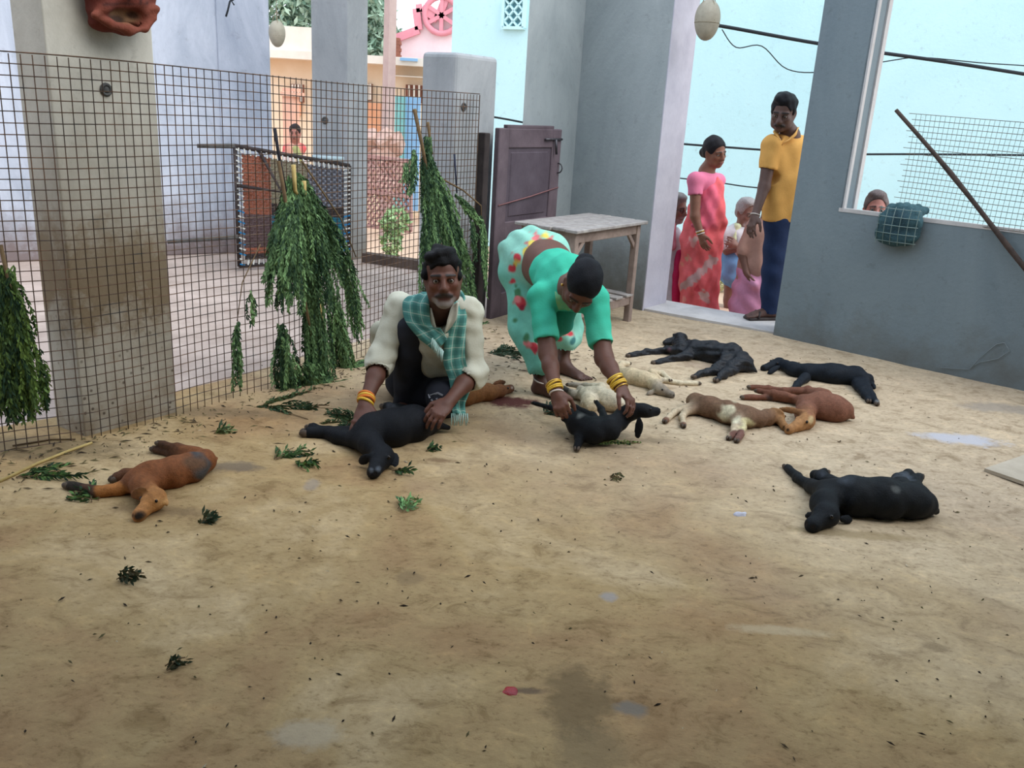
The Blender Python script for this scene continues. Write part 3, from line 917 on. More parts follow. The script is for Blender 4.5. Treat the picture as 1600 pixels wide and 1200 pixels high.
# ------------------------------------------------------------------ rope bed standing on its edge
A_, B_, C_, D_ = V(367, 228, 7.22), V(546, 259, 7.86), V(545, 404, 7.90), V(374, 416, 7.22)
bed = thing('rope_bed', ((A_[0] + B_[0]) / 2, (A_[1] + B_[1]) / 2, 0), 'woven rope bed stood on edge behind the mesh fence, orange grey and teal', 'bed')
DWOOD = plain('dark_painted_wood', (38, 34, 36), (62, 50, 46), 12, .6, .2)
LWOOD = plain('pale_bed_leg', (150, 170, 176), (178, 192, 196), 12, .6, .2)
for nm, p, q in (('side_rail', A_, D_), ('end_rail', A_, B_), ('side_rail', B_, C_), ('end_rail', D_, C_)):
    MB().tube([p, q], .018, 8).build(nm, DWOOD, bed, True)
yb = np.array([0, .02, 0])
for p, q in ((V(308, 228, 7.15), A_), (V(262, 378, 7.15), V(372, 370, 7.2))):
    MB().tube([p, q], [.016, .02], 8).build('leg', plain('bed_leg_wood', (70, 68, 66), (104, 104, 102), 14), bed, True)
MB().tube([V(488, 246, 7.7), V(537, 249, 7.82)], .022, 8).build('leg', LWOOD, bed, True)
MB().tube([V(405, 236, 7.35), V(440, 300, 7.3), V(372, 290, 7.2)], .016, 6).build('cloth_band', DWOOD, bed, True)
Q = lambda u, v: (A_ * (1 - u) + B_ * u) * (1 - v) + (D_ * (1 - u) + C_ * u) * v
bn = nz(np.cross(B_ - A_, D_ - A_))
if bn[1] > 0: bn = -bn
TEAL = lin((30, 96, 116)); ORNG = lin((140, 84, 64)); KHA = lin((122, 116, 96)); GRY = lin((74, 74, 82)); DRK = lin((52, 44, 44)); GRYL = lin((120, 124, 134)); MAR = lin((84, 66, 66))
def wcol(u, v, s):
    if v < .46:
        if u < .30: return ORNG
        if u < .6: return KHA
        return GRYL if s else GRY
    if v < .54: return DRK if u > .3 else ORNG
    if v > .9: return DRK
    if u < .28: return MAR if v < .84 else ORNG
    if u < .42: return TEAL if s else GRY
    return TEAL if u > .7 else (TEAL if s else DRK)
b = MB(); n_ = 34
for s in (0, 1):
    for i in range(n_):
        t = .05 + .9 * (i + .5) / n_; hw = .5 * .84 / n_
        for j in range(n_):
            t0 = .05 + .9 * j / n_; t1 = .05 + .9 * (j + 1) / n_; tm = (t0 + t1) / 2
            o0 = (1 if (i + j + s) % 2 else -1) * .004
            pt = (lambda a, c: Q(c, a)) if s == 0 else (lambda a, c: Q(a, c))
            vs4 = [pt(t - hw, t0) + bn * -o0 * .2, pt(t + hw, t0) + bn * -o0 * .2, pt(t + hw, tm) + bn * o0, pt(t - hw, tm) + bn * o0, pt(t + hw, t1) - bn * o0 * .2, pt(t - hw, t1) - bn * o0 * .2]
            uv_ = (tm, t) if s == 0 else (t, tm)
            b.add(vs4, [(0, 1, 2, 3), (3, 2, 4, 5)], wcol(uv_[0], uv_[1], s))
tag(b.build('woven_tape', attr_mat('woven_tape', .8, .15, 30, .2, 90), bed, usecol=True), kind='stuff')
b = MB(); WH = lin((206, 206, 200)); BL = lin((40, 120, 170))
for i in range(22):
    t = (i + .5) / 22
    for p, q in ((Q(.0, t), Q(.055, t + .02)), (Q(1, t), Q(.945, t + .02))):
        b.bar(p + bn * .02, q + bn * .008, .006, .003, up=bn, col=BL if t > .5 and i % 2 else WH)
    b.bar(Q(t, 0) + bn * .012, Q(t + .01, .06) + bn * .008, .006, .003, up=bn, col=WH)
    b.bar(Q(t, 1) + bn * .012, Q(t + .01, .94) + bn * .008, .006, .003, up=bn, col=WH)
tag(b.build('edge_lacing', attr_mat('lacing', .8, .1, 30, .2, 90), bed, usecol=True), kind='stuff')

# ------------------------------------------------------------------ table
TB = np.array([.42, 5.93]); tu = np.array([.588, .809]); tv = np.array([.809, -.588])
table = thing('wooden_table', (TB[0], TB[1], 0), 'weathered wooden slatted table with lower shelf against the grey wall', 'table')
TWOOD = plain('weathered_planks', (136, 130, 126), (172, 166, 162), 5, .8, .3, 40, streak=(3, 3, 3))
TLEG = plain('pinkish_worn_wood', (124, 108, 100), (160, 142, 132), 8, .75, .25)
T3 = lambda a, c, z: np.array([TB[0] + tu[0] * a + tv[0] * c, TB[1] + tu[1] * a + tv[1] * c, z])
tu3 = np.append(tu, 0); tv3 = np.append(tv, 0)
for i in range(5):
    c = -.20 + .1 * i
    MB().box(T3(0, c, .722 + .002 * (i % 2)), tu3, tv3, UP, .455 + .006 * (i % 3), .047, .011, bevel=.004).build('plank', TWOOD, table)
legs = [(-.40, .19), (.40, .19), (-.40, -.19), (.40, -.19)]
for a, c in legs:
    MB().bar(T3(a, c, 0), T3(a, c, .71), .024, .022, up=tu3, bevel=.004).build('leg', TLEG, table)
for a, c, a2, c2 in ((-.4, .19, .4, .19), (-.4, -.19, .4, -.19), (-.4, .19, -.4, -.19), (.4, .19, .4, -.19)):
    MB().bar(T3(a, c, .675), T3(a2, c2, .675), .014, .034, bevel=.003).build('apron', TLEG, table)
    MB().bar(T3(a, c, .165), T3(a2, c2, .165), .014, .03, bevel=.003).build('shelf_rail', TLEG, table)
for a, s in ((-.4, 1), (.4, -1)):
    for c in (.19, -.19):
        MB().bar(T3(a, c, .54), T3(a + s * .11, c, .65), .010, .014, bevel=.002).build('brace', TLEG, table)
for i in range(6):
    a = -.36 + .144 * i
    MB().box(T3(a, 0, .205), tv3, tu3, UP, .215, .045, .009, bevel=.003).build('shelf_slat', TWOOD, table)

# ------------------------------------------------------------------ door leaf
D0 = np.array([-.2, 5.95]); dn = np.append(NN, 0); du = np.append(U, 0)
door = thing('door_leaf', (D0[0], D0[1], 0), 'low worn purplish brown panelled door with an iron bolt beside the short post', 'door')
DM = plain('worn_brown_paint', (82, 70, 76), (110, 96, 102), 4, .6, .2, 30)
DM2 = plain('worn_brown_panel', (72, 62, 70), (94, 84, 92), 4, .6, .2, 30)
D3 = lambda s, z, o=0: np.array([D0[0] + U[0] * s + NN[0] * o, D0[1] + U[1] * s + NN[1] * o, z])
MB().box(D3(.40, .655, 0), du, dn, UP, .40, .012, .645).build('board', DM2, door)
for s in (.06, .74): MB().box(D3(s, .655, .004), du, dn, UP, .06, .022, .65, bevel=.006).build('stile', DM, door)
for z, hz in ((.09, .09), (.62, .06), (1.24, .065)): MB().box(D3(.4, z, .003), du, dn, UP, .285, .020, hz, bevel=.006).build('rail', DM, door)
MB().box(D3(.40, 1.315, 0), du, dn, UP, .30, .018, .012, bevel=.004).build('top_strip', DM, door)
for z, hz in ((.40, .15), (.93, .22)): MB().box(D3(.4, z, .006), du, dn, UP, .24, .012, hz, bevel=.008).build('panel', DM2, door)
IRON = plain('dull_iron', (58, 56, 60), (92, 90, 94), 20, .45, .1, metal=.6)
MB().tube([D3(.56, 1.235, .035), D3(.79, 1.235, .035)], .008, 8).build('bolt_bar', IRON, door, True)
MB().tube([D3(.69, 1.235, .045), D3(.70, 1.13, .05)], .009, 8).build('bolt_handle', IRON, door, True)
MB().torus(D3(.77, 1.03, .03), du, .035, .005, 14, 6).build('ring_pull', IRON, door, True)
MB().tube([D3(.02, .80, .03), D3(.4, .84, .03), D3(.79, .89, .03)], .005, 5).build('tie_cord', plain('pinkish_cord', (130, 92, 92), None, 10), door, True)
q = MB().bar(D3(-.07, 0, -.05), D3(-.07, 1.27, -.05), .03, .03, up=dn, bevel=.005).build('hinge_post', plain('dark_weathered_post', (44, 38, 38), (66, 58, 56), 9), door)

# ------------------------------------------------------------------ hanging things
STR = plain('twine', (120, 110, 90), (150, 140, 116), 40)
def gourd(px, py, Y, rx, rz, label):
    c = V(px, py, Y)
    g = thing('ash_gourd', c - UP * rz, label, 'gourd', None)
    S = Solid(.007).ell(c, (rx, rx, rz), col=lin((168, 160, 142))).ell(c + UP * rz * .3, (rx * .86, rx * .86, rz * .72), k=.04, col=lin((160, 154, 138)))
    S.build('fruit', attr_mat('gourd_skin', .6, .16, 22, .2, 60), g)
    b = MB()
    for k in range(4):
        a = k * math.pi / 2 + .4; d = np.array([math.cos(a), math.sin(a), 0])
        b.tube([c + d * rx * 1.03, c + d * rx * .75 + UP * rz * .78, c + UP * (rz + .09)], .003, 5)
    b.tube([c + UP * (rz + .09), np.array([c[0], c[1], 3.0])], .003, 5)
    b.torus(c - UP * rz * .1, UP, rx * 1.02, .003, 18, 5)
    b.build('string', STR, g)
gourd(1105, 33, 6.35, .082, .125, 'large pale ash gourd hanging in the doorway')
gourd(433, 54, 7.6, .062, .098, 'smaller ash gourd hanging beside the cracked white wall')
# rolled sack on the whitewashed pillar
SK = attr_mat('sack_weave', .85, .2, 26, .5, 120)
sc0 = on_plane(172, 8, (-1.80, 3.40), nR) + nR * .075
sk = thing('red_sack', sc0, 'rolled red brown sack hanging on the whitewashed pillar', 'sack')
RED1 = lin((104, 46, 38)); RED2 = lin((124, 66, 50)); TAN = lin((126, 92, 64))
u3 = np.append(U, 0)
S = Solid(.006)
DKR = lin((64, 32, 28))
sp = lambda x, y, o: on_plane(x, y, (-1.80, 3.40), nR) + nR * o
S.ell(sp(168, -22, .07), (.15, .065, .12), (u3, nR, UP), .03, RED1)
S.ell(sp(150, 12, .06), (.075, .055, .06), (u3, nR, UP), .03, RED1).ell(sp(196, 16, .06), (.075, .05, .06), (u3, nR, UP), .03, RED2)
S.cap(sp(140, 34, .05), sp(184, 47, .05), .026, .016, .02, RED1)
rim = [(126, 24), (138, 14), (162, 9), (196, 8), (220, 16), (217, 28), (203, 44), (176, 46), (148, 38), (126, 24)]
S.ell(sp(172, 26, .115), (.09, .036, .024), (u3, nR, UP), .02, None, 's')
for a, b in zip(rim[:-1], rim[1:]): S.cap(sp(*a, .10), sp(*b, .10), .013, .013, .012, RED2)
S.paint(sp(172, 26, .08), (.082, .06, .026), TAN, .02); S.paint(sp(162, 30, .07), (.03, .05, .016), lin((60, 40, 30)), .015); S.paint(sp(192, 24, .07), (.02, .05, .014), lin((70, 46, 34)), .01)
for x in (132, 150, 168, 186, 204): S.paint_cap(sp(x, -40, .13), sp(x + 3, 6, .13), .006, .006, DKR, .01)
for y in (-22, -8, 5): S.paint_cap(sp(122, y + 3, .12), sp(222, y, .12), .005, .005, DKR, .01)
S.build('cloth', SK, sk, noise=lambda q: wave(.006, 42, 3)(q) + wave(.003, 90, 5)(q))
b = MB().tube([sc0 + UP * .15 - nR * .05, sc0 + UP * .25 - nR * .06], .006, 6)
b.build('hanging_cord', STR, sk)
# wire hook at the top left
b = MB().tube([V(372, -30, 7.7), V(366, -6, 7.7), V(359, 3, 7.65), V(356, 16, 7.65), V(353, 26, 7.65)], .008, 6)
b.tube([V(372, -6, 7.7), V(362, 2, 7.66), V(366, 8, 7.66)], .006, 5)
tag(b.build('wire_hook', CAB, None, True), 'bent dark wire hanging near the top of the white wall', 'wire')

# stick, outer mesh, net bundle at the opening
sS = np.append(W0 + wdir * 1.22 - wout * .035, .955); sT = V(1400, 172, 5.62)
sd = nz(sS - sT); base = sS + sd * ((sS[2] - .0) / -sd[2])
b = MB(); n_ = 14
b.tube([sT + (base - sT) * t + np.array([.006 * math.sin(t * 9), 0, .01 * math.sin(t * 6.3)]) for t in np.linspace(0, 1, n_)], [.012 + .005 * t + (.003 if i in (3, 6, 8) else 0) for i, t in enumerate(np.linspace(0, 1, n_))], 8)
st = b.build('stick', plain('dark_wood_pole', (48, 40, 38), (80, 66, 58), 14), None, True)
tag(st, 'long dark wooden pole leaning out over the window sill', 'pole')
c0, c1, c2, c3 = V(1432, 178, 5.72), V(1760, 204, 4.75), V(1760, 440, 4.75), V(1398, 335, 5.72)
zb = .93; c2 = np.array([c1[0], c1[1], zb]); 
om = thing('wire_netting', (c3[0], c3[1], zb), 'loose square wire mesh panel standing in the window opening', 'wire mesh')
def MQ(u, v):
    p = (c0 * (1 - u) + c1 * u) * (1 - v) + (c3 * (1 - u) + c2 * u) * v
    return p + np.append(wout * .05 * math.sin(u * 5 + v * 2), 0)
b = MB()
for k in range(19):
    b.tube([MQ(u, k / 18) for u in np.linspace(-.02 - .02 * (k % 3 == 0), 1, 14)], .002, 3, caps=False)
tag(b.build('horizontal_wires', METAL, om), kind='stuff')
b = MB()
for k in range(40):
    b.tube([MQ(k / 39, v) for v in np.linspace(0, 1, 6)], .0016, 3, caps=False)
tag(b.build('vertical_wires', WIREB, om), kind='stuff')
nbp = V(1405, 352, 5.47)
net = thing('net_bundle', nbp - UP * .13, 'bundled blue green netting hung over the window sill', 'net')
wd3 = np.append(wdir, 0); wo3 = np.append(wout, 0)
NET = attr_mat('blue_green_net', .8, .35, 60, .8, 120)
S = Solid(.008)
tl = lin((44, 70, 80)); tl2 = lin((60, 92, 98))
S.ell(nbp - UP * .01, (.125, .055, .12), (wd3, wo3, UP), .03, tl)
for x, z, r in ((-.075, -.06, .055), (0, -.085, .05), (.07, -.06, .055), (-.08, .03, .05), (.08, .03, .05)): S.ell(nbp + wd3 * x + UP * z, (r, .045, r), (wd3, wo3, UP), .03, tl2)
for x, z in ((-.07, .09), (-.02, .105), (.04, .10), (.085, .085)): S.cap(nbp + wd3 * x + UP * z, nbp + wd3 * (x * 1.05) + UP * (z + .004) + wo3 * .15, .028, .024, .025, tl2)
S.build('net_cloth', NET, net, noise=wave(.006, 60, 8))
b = MB()
for i in range(6):
    x = -.115 + .046 * i
    b.tube([nbp + wd3 * x * 1.0 - wo3 * (.062 * math.sqrt(max(.05, 1 - (x / .15) ** 2) * max(.05, 1 - (z / .145) ** 2)) + .006) + UP * z for z in np.linspace(-.12, .11, 9)], .0022, 4)
for i in range(5):
    z = -.1 + .05 * i
    b.tube([nbp + wd3 * x - wo3 * (.062 * math.sqrt(max(.05, 1 - (x / .15) ** 2) * max(.05, 1 - (z / .145) ** 2)) + .006) + UP * z for x in np.linspace(-.125, .125, 9)], .0022, 4)
tag(b.build('net_cords', WIREB, net), kind='stuff')
pts = [G(1537, 738), G(1625, 768), G(1720, 738), G(1612, 712)]
b = MB().add([p + UP * .004 for p in pts] + [p + UP * .02 for p in pts], [(3, 2, 1, 0), (4, 5, 6, 7), (0, 1, 5, 4), (1, 2, 6, 5), (2, 3, 7, 6), (3, 0, 4, 7)])
tag(b.build('board', plain('pale_board', (168, 156, 138), (190, 178, 160), 6)), 'pale flat board on the floor at the right edge', 'board')

# ------------------------------------------------------------------ green fodder branches
def strands(clumps, rng, leaf=.026, width=.0045, per=.012, dark=(30, 56, 38), light=(124, 160, 104)):
    """clumps: (start, end, spread at start, spread at end, number, bow)"""
    vs = []; cs = []; stems = MB()
    lo_ = np.array(lin(dark)[:3]); hi_ = np.array(lin(light)[:3])
    view = nz(np.array([.3, -1, .1]))
    for a, e, s0, s1, n, bow in clumps:
        a = np.asarray(a); e = np.asarray(e); d = e - a; L = np.linalg.norm(d)
        side = nz(np.cross(d, view)); dep = nz(np.cross(side, d))
        for _ in range(n):
            o0 = rng.normal(size=2) * s0; o1 = rng.normal(size=2) * s1
            f0 = rng.uniform(0, .35); f1 = rng.uniform(.6, 1.06)
            p0 = a + d * f0 + side * (o0[0] + (o1[0] - o0[0]) * f0) + dep * (o0[1] * .6); p1 = a + d * f1 + side * o1[0] + dep * o1[1] * .6
            mid = (p0 + p1) / 2 + side * rng.normal() * .02 + dep * .01 + np.array([0, 0, bow]) + side * (o1[0] * .25)
            K = max(4, int(np.linalg.norm(p1 - p0) / per))
            t = np.linspace(0, 1, K)[:, None]
            P = p0 * (1 - t) ** 2 + 2 * mid * t * (1 - t) + p1 * t * t
            P[:, 2] = np.maximum(P[:, 2], .01)
            T = np.gradient(P, axis=0); T /= np.linalg.norm(T, axis=1)[:, None] + 1e-9
            tone = rng.uniform(0, 1) ** 1.6
            stems.tube(P[::max(1, K // 5)], .0014, 3, col=tuple(lo_ * .8 + hi_ * .25) + (1,), caps=False)
            for sg in (1, -1):
                w = side * sg + rng.normal(size=(K, 3)) * .5
                dr = T * .9 + w * .38; dr[:, 2] -= .25
                dr /= np.linalg.norm(dr, axis=1)[:, None]
                ll = leaf * rng.uniform(.6, 1.3, (K, 1))
                cr = np.cross(dr, view + rng.normal(size=(K, 3)) * .4); cr /= np.linalg.norm(cr, axis=1)[:, None] + 1e-9
                q = np.stack([P, P + dr * ll * .5 + cr * width, P + dr * ll, P + dr * ll * .5 - cr * width], 1)
                q[:, :, 2] = np.maximum(q[:, :, 2], .006)
                vs.append(q.reshape(-1, 3))
                tt = np.clip(tone + rng.normal(size=(K, 1)) * .15, 0, 1)
                cs.append(np.repeat(lo_ * (1 - tt) + hi_ * tt, 4, 0))
    v = np.concatenate(vs); c = np.concatenate(cs)
    return v, np.arange(len(v)).reshape(-1, 4), c, stems
BR = plain('branch_bark', (88, 70, 50), (122, 100, 70), 20); BRY = plain('peeled_branch', (168, 144, 88), (196, 172, 112), 20)
def bundle(px, py, clumps, sticks, label, seed, **kw):
    p = FP(px, py); b0 = thing('fodder_branches', (p[0], p[1], 0.0), label, 'branches')
    cl = [(FP(*a, o), FP(*e, o), s0, s1, n, bow) for a, e, s0, s1, n, bow, o in clumps]
    v, f, c, stems = strands(cl, np.random.default_rng(seed), **kw)
    tag(mesh_obj('foliage', v, f, LEAF, b0, cols=c), kind='stuff')
    tag(mesh_obj('twigs', stems.v, stems.f, LEAF, b0, cols=np.array(stems.c)), kind='stuff')
    for pts, r, mt in sticks:
        MB().tube([FP(x, y, o) for x, y, o in pts], [r * (1 - .5 * i / len(pts)) for i in range(len(pts))], 6).build('branch', mt, b0, True)
    return b0
bundle(480, 600, [
    ((438, 270), (428, 470), .012, .05, 52, 0, .06), ((445, 270), (468, 470), .014, .06, 64, 0, .08), ((450, 265), (520, 425), .010, .045, 48, 0, .07),
    ((446, 300), (412, 430), .012, .03, 34, 0, .09), ((470, 380), (484, 640), .024, .03, 84, 0, .07), ((432, 500), (438, 640), .025, .035, 40, 0, .05),
    ((500, 430), (540, 640), .03, .035, 34, 0, .06), ((525, 380), (552, 520), .02, .03, 22, 0, .05), ((365, 500), (367, 600), .006, .008, 10, 0, .03), ((386, 450), (387, 500), .004, .005, 5, 0, .03),
    ((450, 560), (490, 650), .04, .06, 50, 0, .10), ((530, 580), (560, 660), .02, .03, 30, 0, .10)],
    [([(424, 250, .05), (436, 330, .06), (462, 470, .07), (488, 590, .06)], .010, BR), ([(438, 255, .09), (441, 295, .09), (444, 300, .09)], .012, BRY), ([(452, 280, .1), (454, 310, .1)], .014, BRY), ([(472, 450, .11), (486, 520, .11), (489, 560, .11)], .007, BRY),
     ([(420, 200, .04), (424, 240, .05), (434, 300, .06)], .010, plain('dark_branch', (40, 40, 48), None, 9)), ([(456, 250, .07), (520, 340, .06), (548, 400, .04)], .005, BR), ([(440, 260, .07), (500, 380, .06), (545, 440, .05)], .005, BR),
     ([(398, 380, .04), (372, 440, .03), (364, 500, .03)], .003, BR)],
    'big bundle of green leafy fodder branches hanging down the mesh before the rope bed', 21)
bundle(690, 450, [
    ((652, 210), (662, 330), .012, .025, 50, 0, .06), ((656, 240), (690, 400), .012, .045, 84, 0, .07), ((662, 300), (664, 460), .024, .03, 60, 0, .05), ((670, 280), (720, 420), .02, .03, 60, 0, .05), ((690, 380), (700, 520), .03, .04, 80, 0, .06),
    ((700, 300), (742, 350), .01, .015, 18, 0, .05), ((726, 340), (732, 400), .006, .008, 12, 0, .06), ((742, 330), (752, 460), .004, .01, 16, 0, .05), ((720, 420), (746, 560), .02, .02, 36, 0, .05), ((640, 230), (634, 300), .008, .012, 14, 0, .04), ((628, 250), (627, 280), .006, .01, 8, 0, .03)],
    [([(637, 170, .05), (648, 230, .06), (668, 330, .06), (690, 450, .06)], .012, BR), ([(656, 190, .06), (663, 240, .06)], .010, BR), ([(682, 280, .06), (712, 296, .06), (742, 320, .05), (743, 350, .05)], .006, BR), ([(700, 240, .05), (704, 300, .05)], .007, plain('blue_black_twig', (44, 48, 66), None, 9))],
    'green leafy fodder branches hanging on the mesh beside the short post', 22)
bundle(20, 560, [
    ((-6, 405), (14, 560), .02, .035, 70, 0, .05), ((15, 470), (36, 640), .02, .025, 60, 0, .05), ((-12, 500), (4, 650), .03, .03, 60, 0, .05), ((52, 540), (66, 640), .004, .008, 8, 0, .04)],
    [([(-10, 380, .05), (6, 460, .06), (30, 560, .06)], .008, BR)],
    'green leafy fodder branches hanging at the left edge of the mesh', 23, light=(120, 150, 76))

def sprig(px, py, length, ang, n, label, seed, group=None, light=(110, 150, 84), leaf=.03, z=.012, name='leaf_sprig'):
    p = G(px, py); rng = np.random.default_rng(seed)
    s = thing(name, p, label, 'leaves', group)
    cl = []
    st = MB()
    for i in range(n):
        a = math.radians(ang + (i - (n - 1) / 2) * 22 + rng.normal() * 8); L = length * rng.uniform(.7, 1.1)
        e = p + np.array([math.cos(a) * L, math.sin(a) * L, z + rng.uniform(0, .02)]); q = p + np.array([rng.normal() * .01, rng.normal() * .01, z])
        st.tube([q, (q + e) / 2 + np.array([0, 0, .008]), e], .002, 4)
        cl.append((q, e, .004, .008, 3, .005))
    v, f, c, tw = strands(cl, rng, leaf=leaf, width=.005, light=light)
    tag(mesh_obj('leaflets', v, f, LEAF, s, cols=c), kind='stuff')
    st.build('stem', BR, s)
sprig(432, 722, .14, 60, 4, 'bushy green sprig on the floor left of the black goat under the kneeling man', 1)
sprig(470, 728, .10, -40, 3, 'thin green sprig trailing toward the black goat head', 2)
sprig(338, 680, .07, 20, 4, 'small pale green sprig below the whitewashed pillar', 3, light=(150, 170, 110))
sprig(628, 800, .09, 75, 3, 'single fresh green sprig alone on the open floor', 4, light=(130, 176, 110))
sprig(610, 742, .08, 15, 2, 'green sprig at the nose of the black goat before the man', 5)
sprig(665, 710, .07, 30, 2, 'faint green sprig right of the black goat head', 6)
sprig(30, 750, .22, 25, 3, 'long dry green sprig on the floor at the left edge', 7)
sprig(150, 785, .12, 160, 3, 'green twig lying by the brown goat front leg', 8)
sprig(315, 822, .05, 60, 3, 'dark little twig right of the brown goat head', 9, light=(80, 84, 60))
sprig(185, 908, .08, 5, 3, 'dark forked twig on the floor below the brown goat', 10, light=(84, 80, 56), leaf=.02)
sprig(262, 1046, .05, 40, 2, 'lower dark leaf scrap on the near left floor', 11, light=(84, 84, 60), leaf=.02)
sprig(850, 650, .10, 20, 4, 'dark leafy scraps left of the held black goat', 12, light=(80, 92, 76))
sprig(920, 697, .22, -4, 2, 'thin green blade of fodder under the held black goat', 13, light=(130, 150, 80), leaf=.015)
sprig(770, 555, .2, 10, 5, 'dark fodder scraps on the floor behind the kneeling man', 14, light=(70, 84, 66))
sprig(955, 752, .05, 0, 2, 'tiny twig in the middle of the floor', 15, light=(140, 134, 96), leaf=.012)
sprig(400, 640, .35, 25, 5, 'litter of fallen leaves along the foot of the mesh', 16, light=(80, 100, 62))
sprig(560, 660, .18, 200, 6, 'fallen leaves under the big branch bundle', 17, light=(70, 92, 60))
def twig(pts, r, mat, label, name='dry_stick'):
    tag(MB().tube([G(x, y) + UP * (r + .006) for x, y in pts], r, 6).build(name, mat, None, True), label, 'stick')
twig([(0, 757), (60, 728), (110, 708), (144, 696)], .006, BRY, 'pale peeled stick on the floor below the left pillar')
twig([(20, 700), (80, 690), (118, 690)], .004, BR, 'dark stick at the foot of the left pillar')
# red spot cloth scrap, paper scrap
p = G(798, 1087)
b = Solid(.003).ell(p + UP * .005, (.024, .022, .011), col=lin((150, 8, 20))).ell(p + np.array([-.008, .006, .006]), (.016, .016, .009), k=.006, col=lin((165, 6, 20)))
so = b.build('red_clot', attr_mat('red_wet', .3, .2, 90, .4, 200, .5), None, noise=wave(.002, 220, 2)); tag(so, 'bright red clot on the near floor', 'clot')
p = G(1156, 809)
b = Solid(.004).ell(p + UP * .008, (.026, .016, .009), col=lin((190, 190, 205))).ell(p + np.array([.012, .01, .012]), (.014, .012, .01), k=.004, col=lin((206, 206, 216)))
so = b.build('paper_scrap', attr_mat('crumpled_paper', .8, .1, 90, .4, 200), None, noise=wave(.004, 190, 6)); tag(so, 'small crumpled white scrap left of the rightmost black goat', 'scrap')
# litter: seeds, droppings, chaff
b = MB(); rng = np.random.default_rng(77)
def speck(p, s, col, ln=1.0):
    a = rng.uniform(0, 6.28); d = np.array([math.cos(a), math.sin(a), 0]); e = np.array([-math.sin(a), math.cos(a), 0])
    b.add([p + d * s * ln, p + e * s * .5, p - d * s * ln, p - e * s * .5, p + UP * s * .7], [(0, 1, 4), (1, 2, 4), (2, 3, 4), (3, 0, 4)], col)
dk = [lin((52, 42, 32)), lin((84, 70, 50)), lin((100, 92, 60)), lin((206, 190, 160))]
for i in range(800):
    x = rng.uniform(-1.4, 2.3); y = rng.uniform(1.5, 5.6)
    speck(np.array([x, y, .008]), rng.uniform(.003, .0075), dk[int(rng.choice([0, 0, 0, 1, 1, 2, 3]))], rng.choice([1, 1, 2]))
for i in range(900):
    s = rng.uniform(.3, cum[-1]); o = abs(rng.normal()) * .22 + .0; q = fence_at(s) + NN * o
    speck(np.append(q, .010), rng.uniform(.003, .008), dk[int(rng.choice([0, 1, 1, 2, 2]))], rng.choice([1, 3, 4]))
for i in range(220):
    q = G(790, 560)[:2] + rng.normal(size=2) * (.28, .22)
    speck(np.append(q, .010), rng.uniform(.003, .009), dk[int(rng.choice([0, 0, 1]))], rng.choice([2, 4]))
tag(b.build('floor_litter', attr_mat('litter', .9, .2, 60, .2, 90), None, usecol=True), 'scattered chaff and droppings on the floor', 'litter', kind='stuff')

wp = [on_plane(x, y, W0, np.append(-wout, 0)) - np.append(wout, 0) * .008 for x, y in ((1470, 574), (1515, 577), (1530, 560), (1558, 537), (1570, 535), (1578, 548), (1560, 560), (1530, 566), (1516, 576))]
tag(MB().tube(wp, .0022, 4).build('scratch_line', plain('pale_scratch', (130, 138, 140), None, 9), None, True), 'thin pale scratch, drawn as a tube, at the foot of the blue grey wall', 'wire')  # added tube stands in for a faint scratch in the plaster

# ------------------------------------------------------------------ goats lying on the floor
def GP(p):
    q = G(p[0], p[1], p[2]); return (q[0], q[1], q[2], p[3])

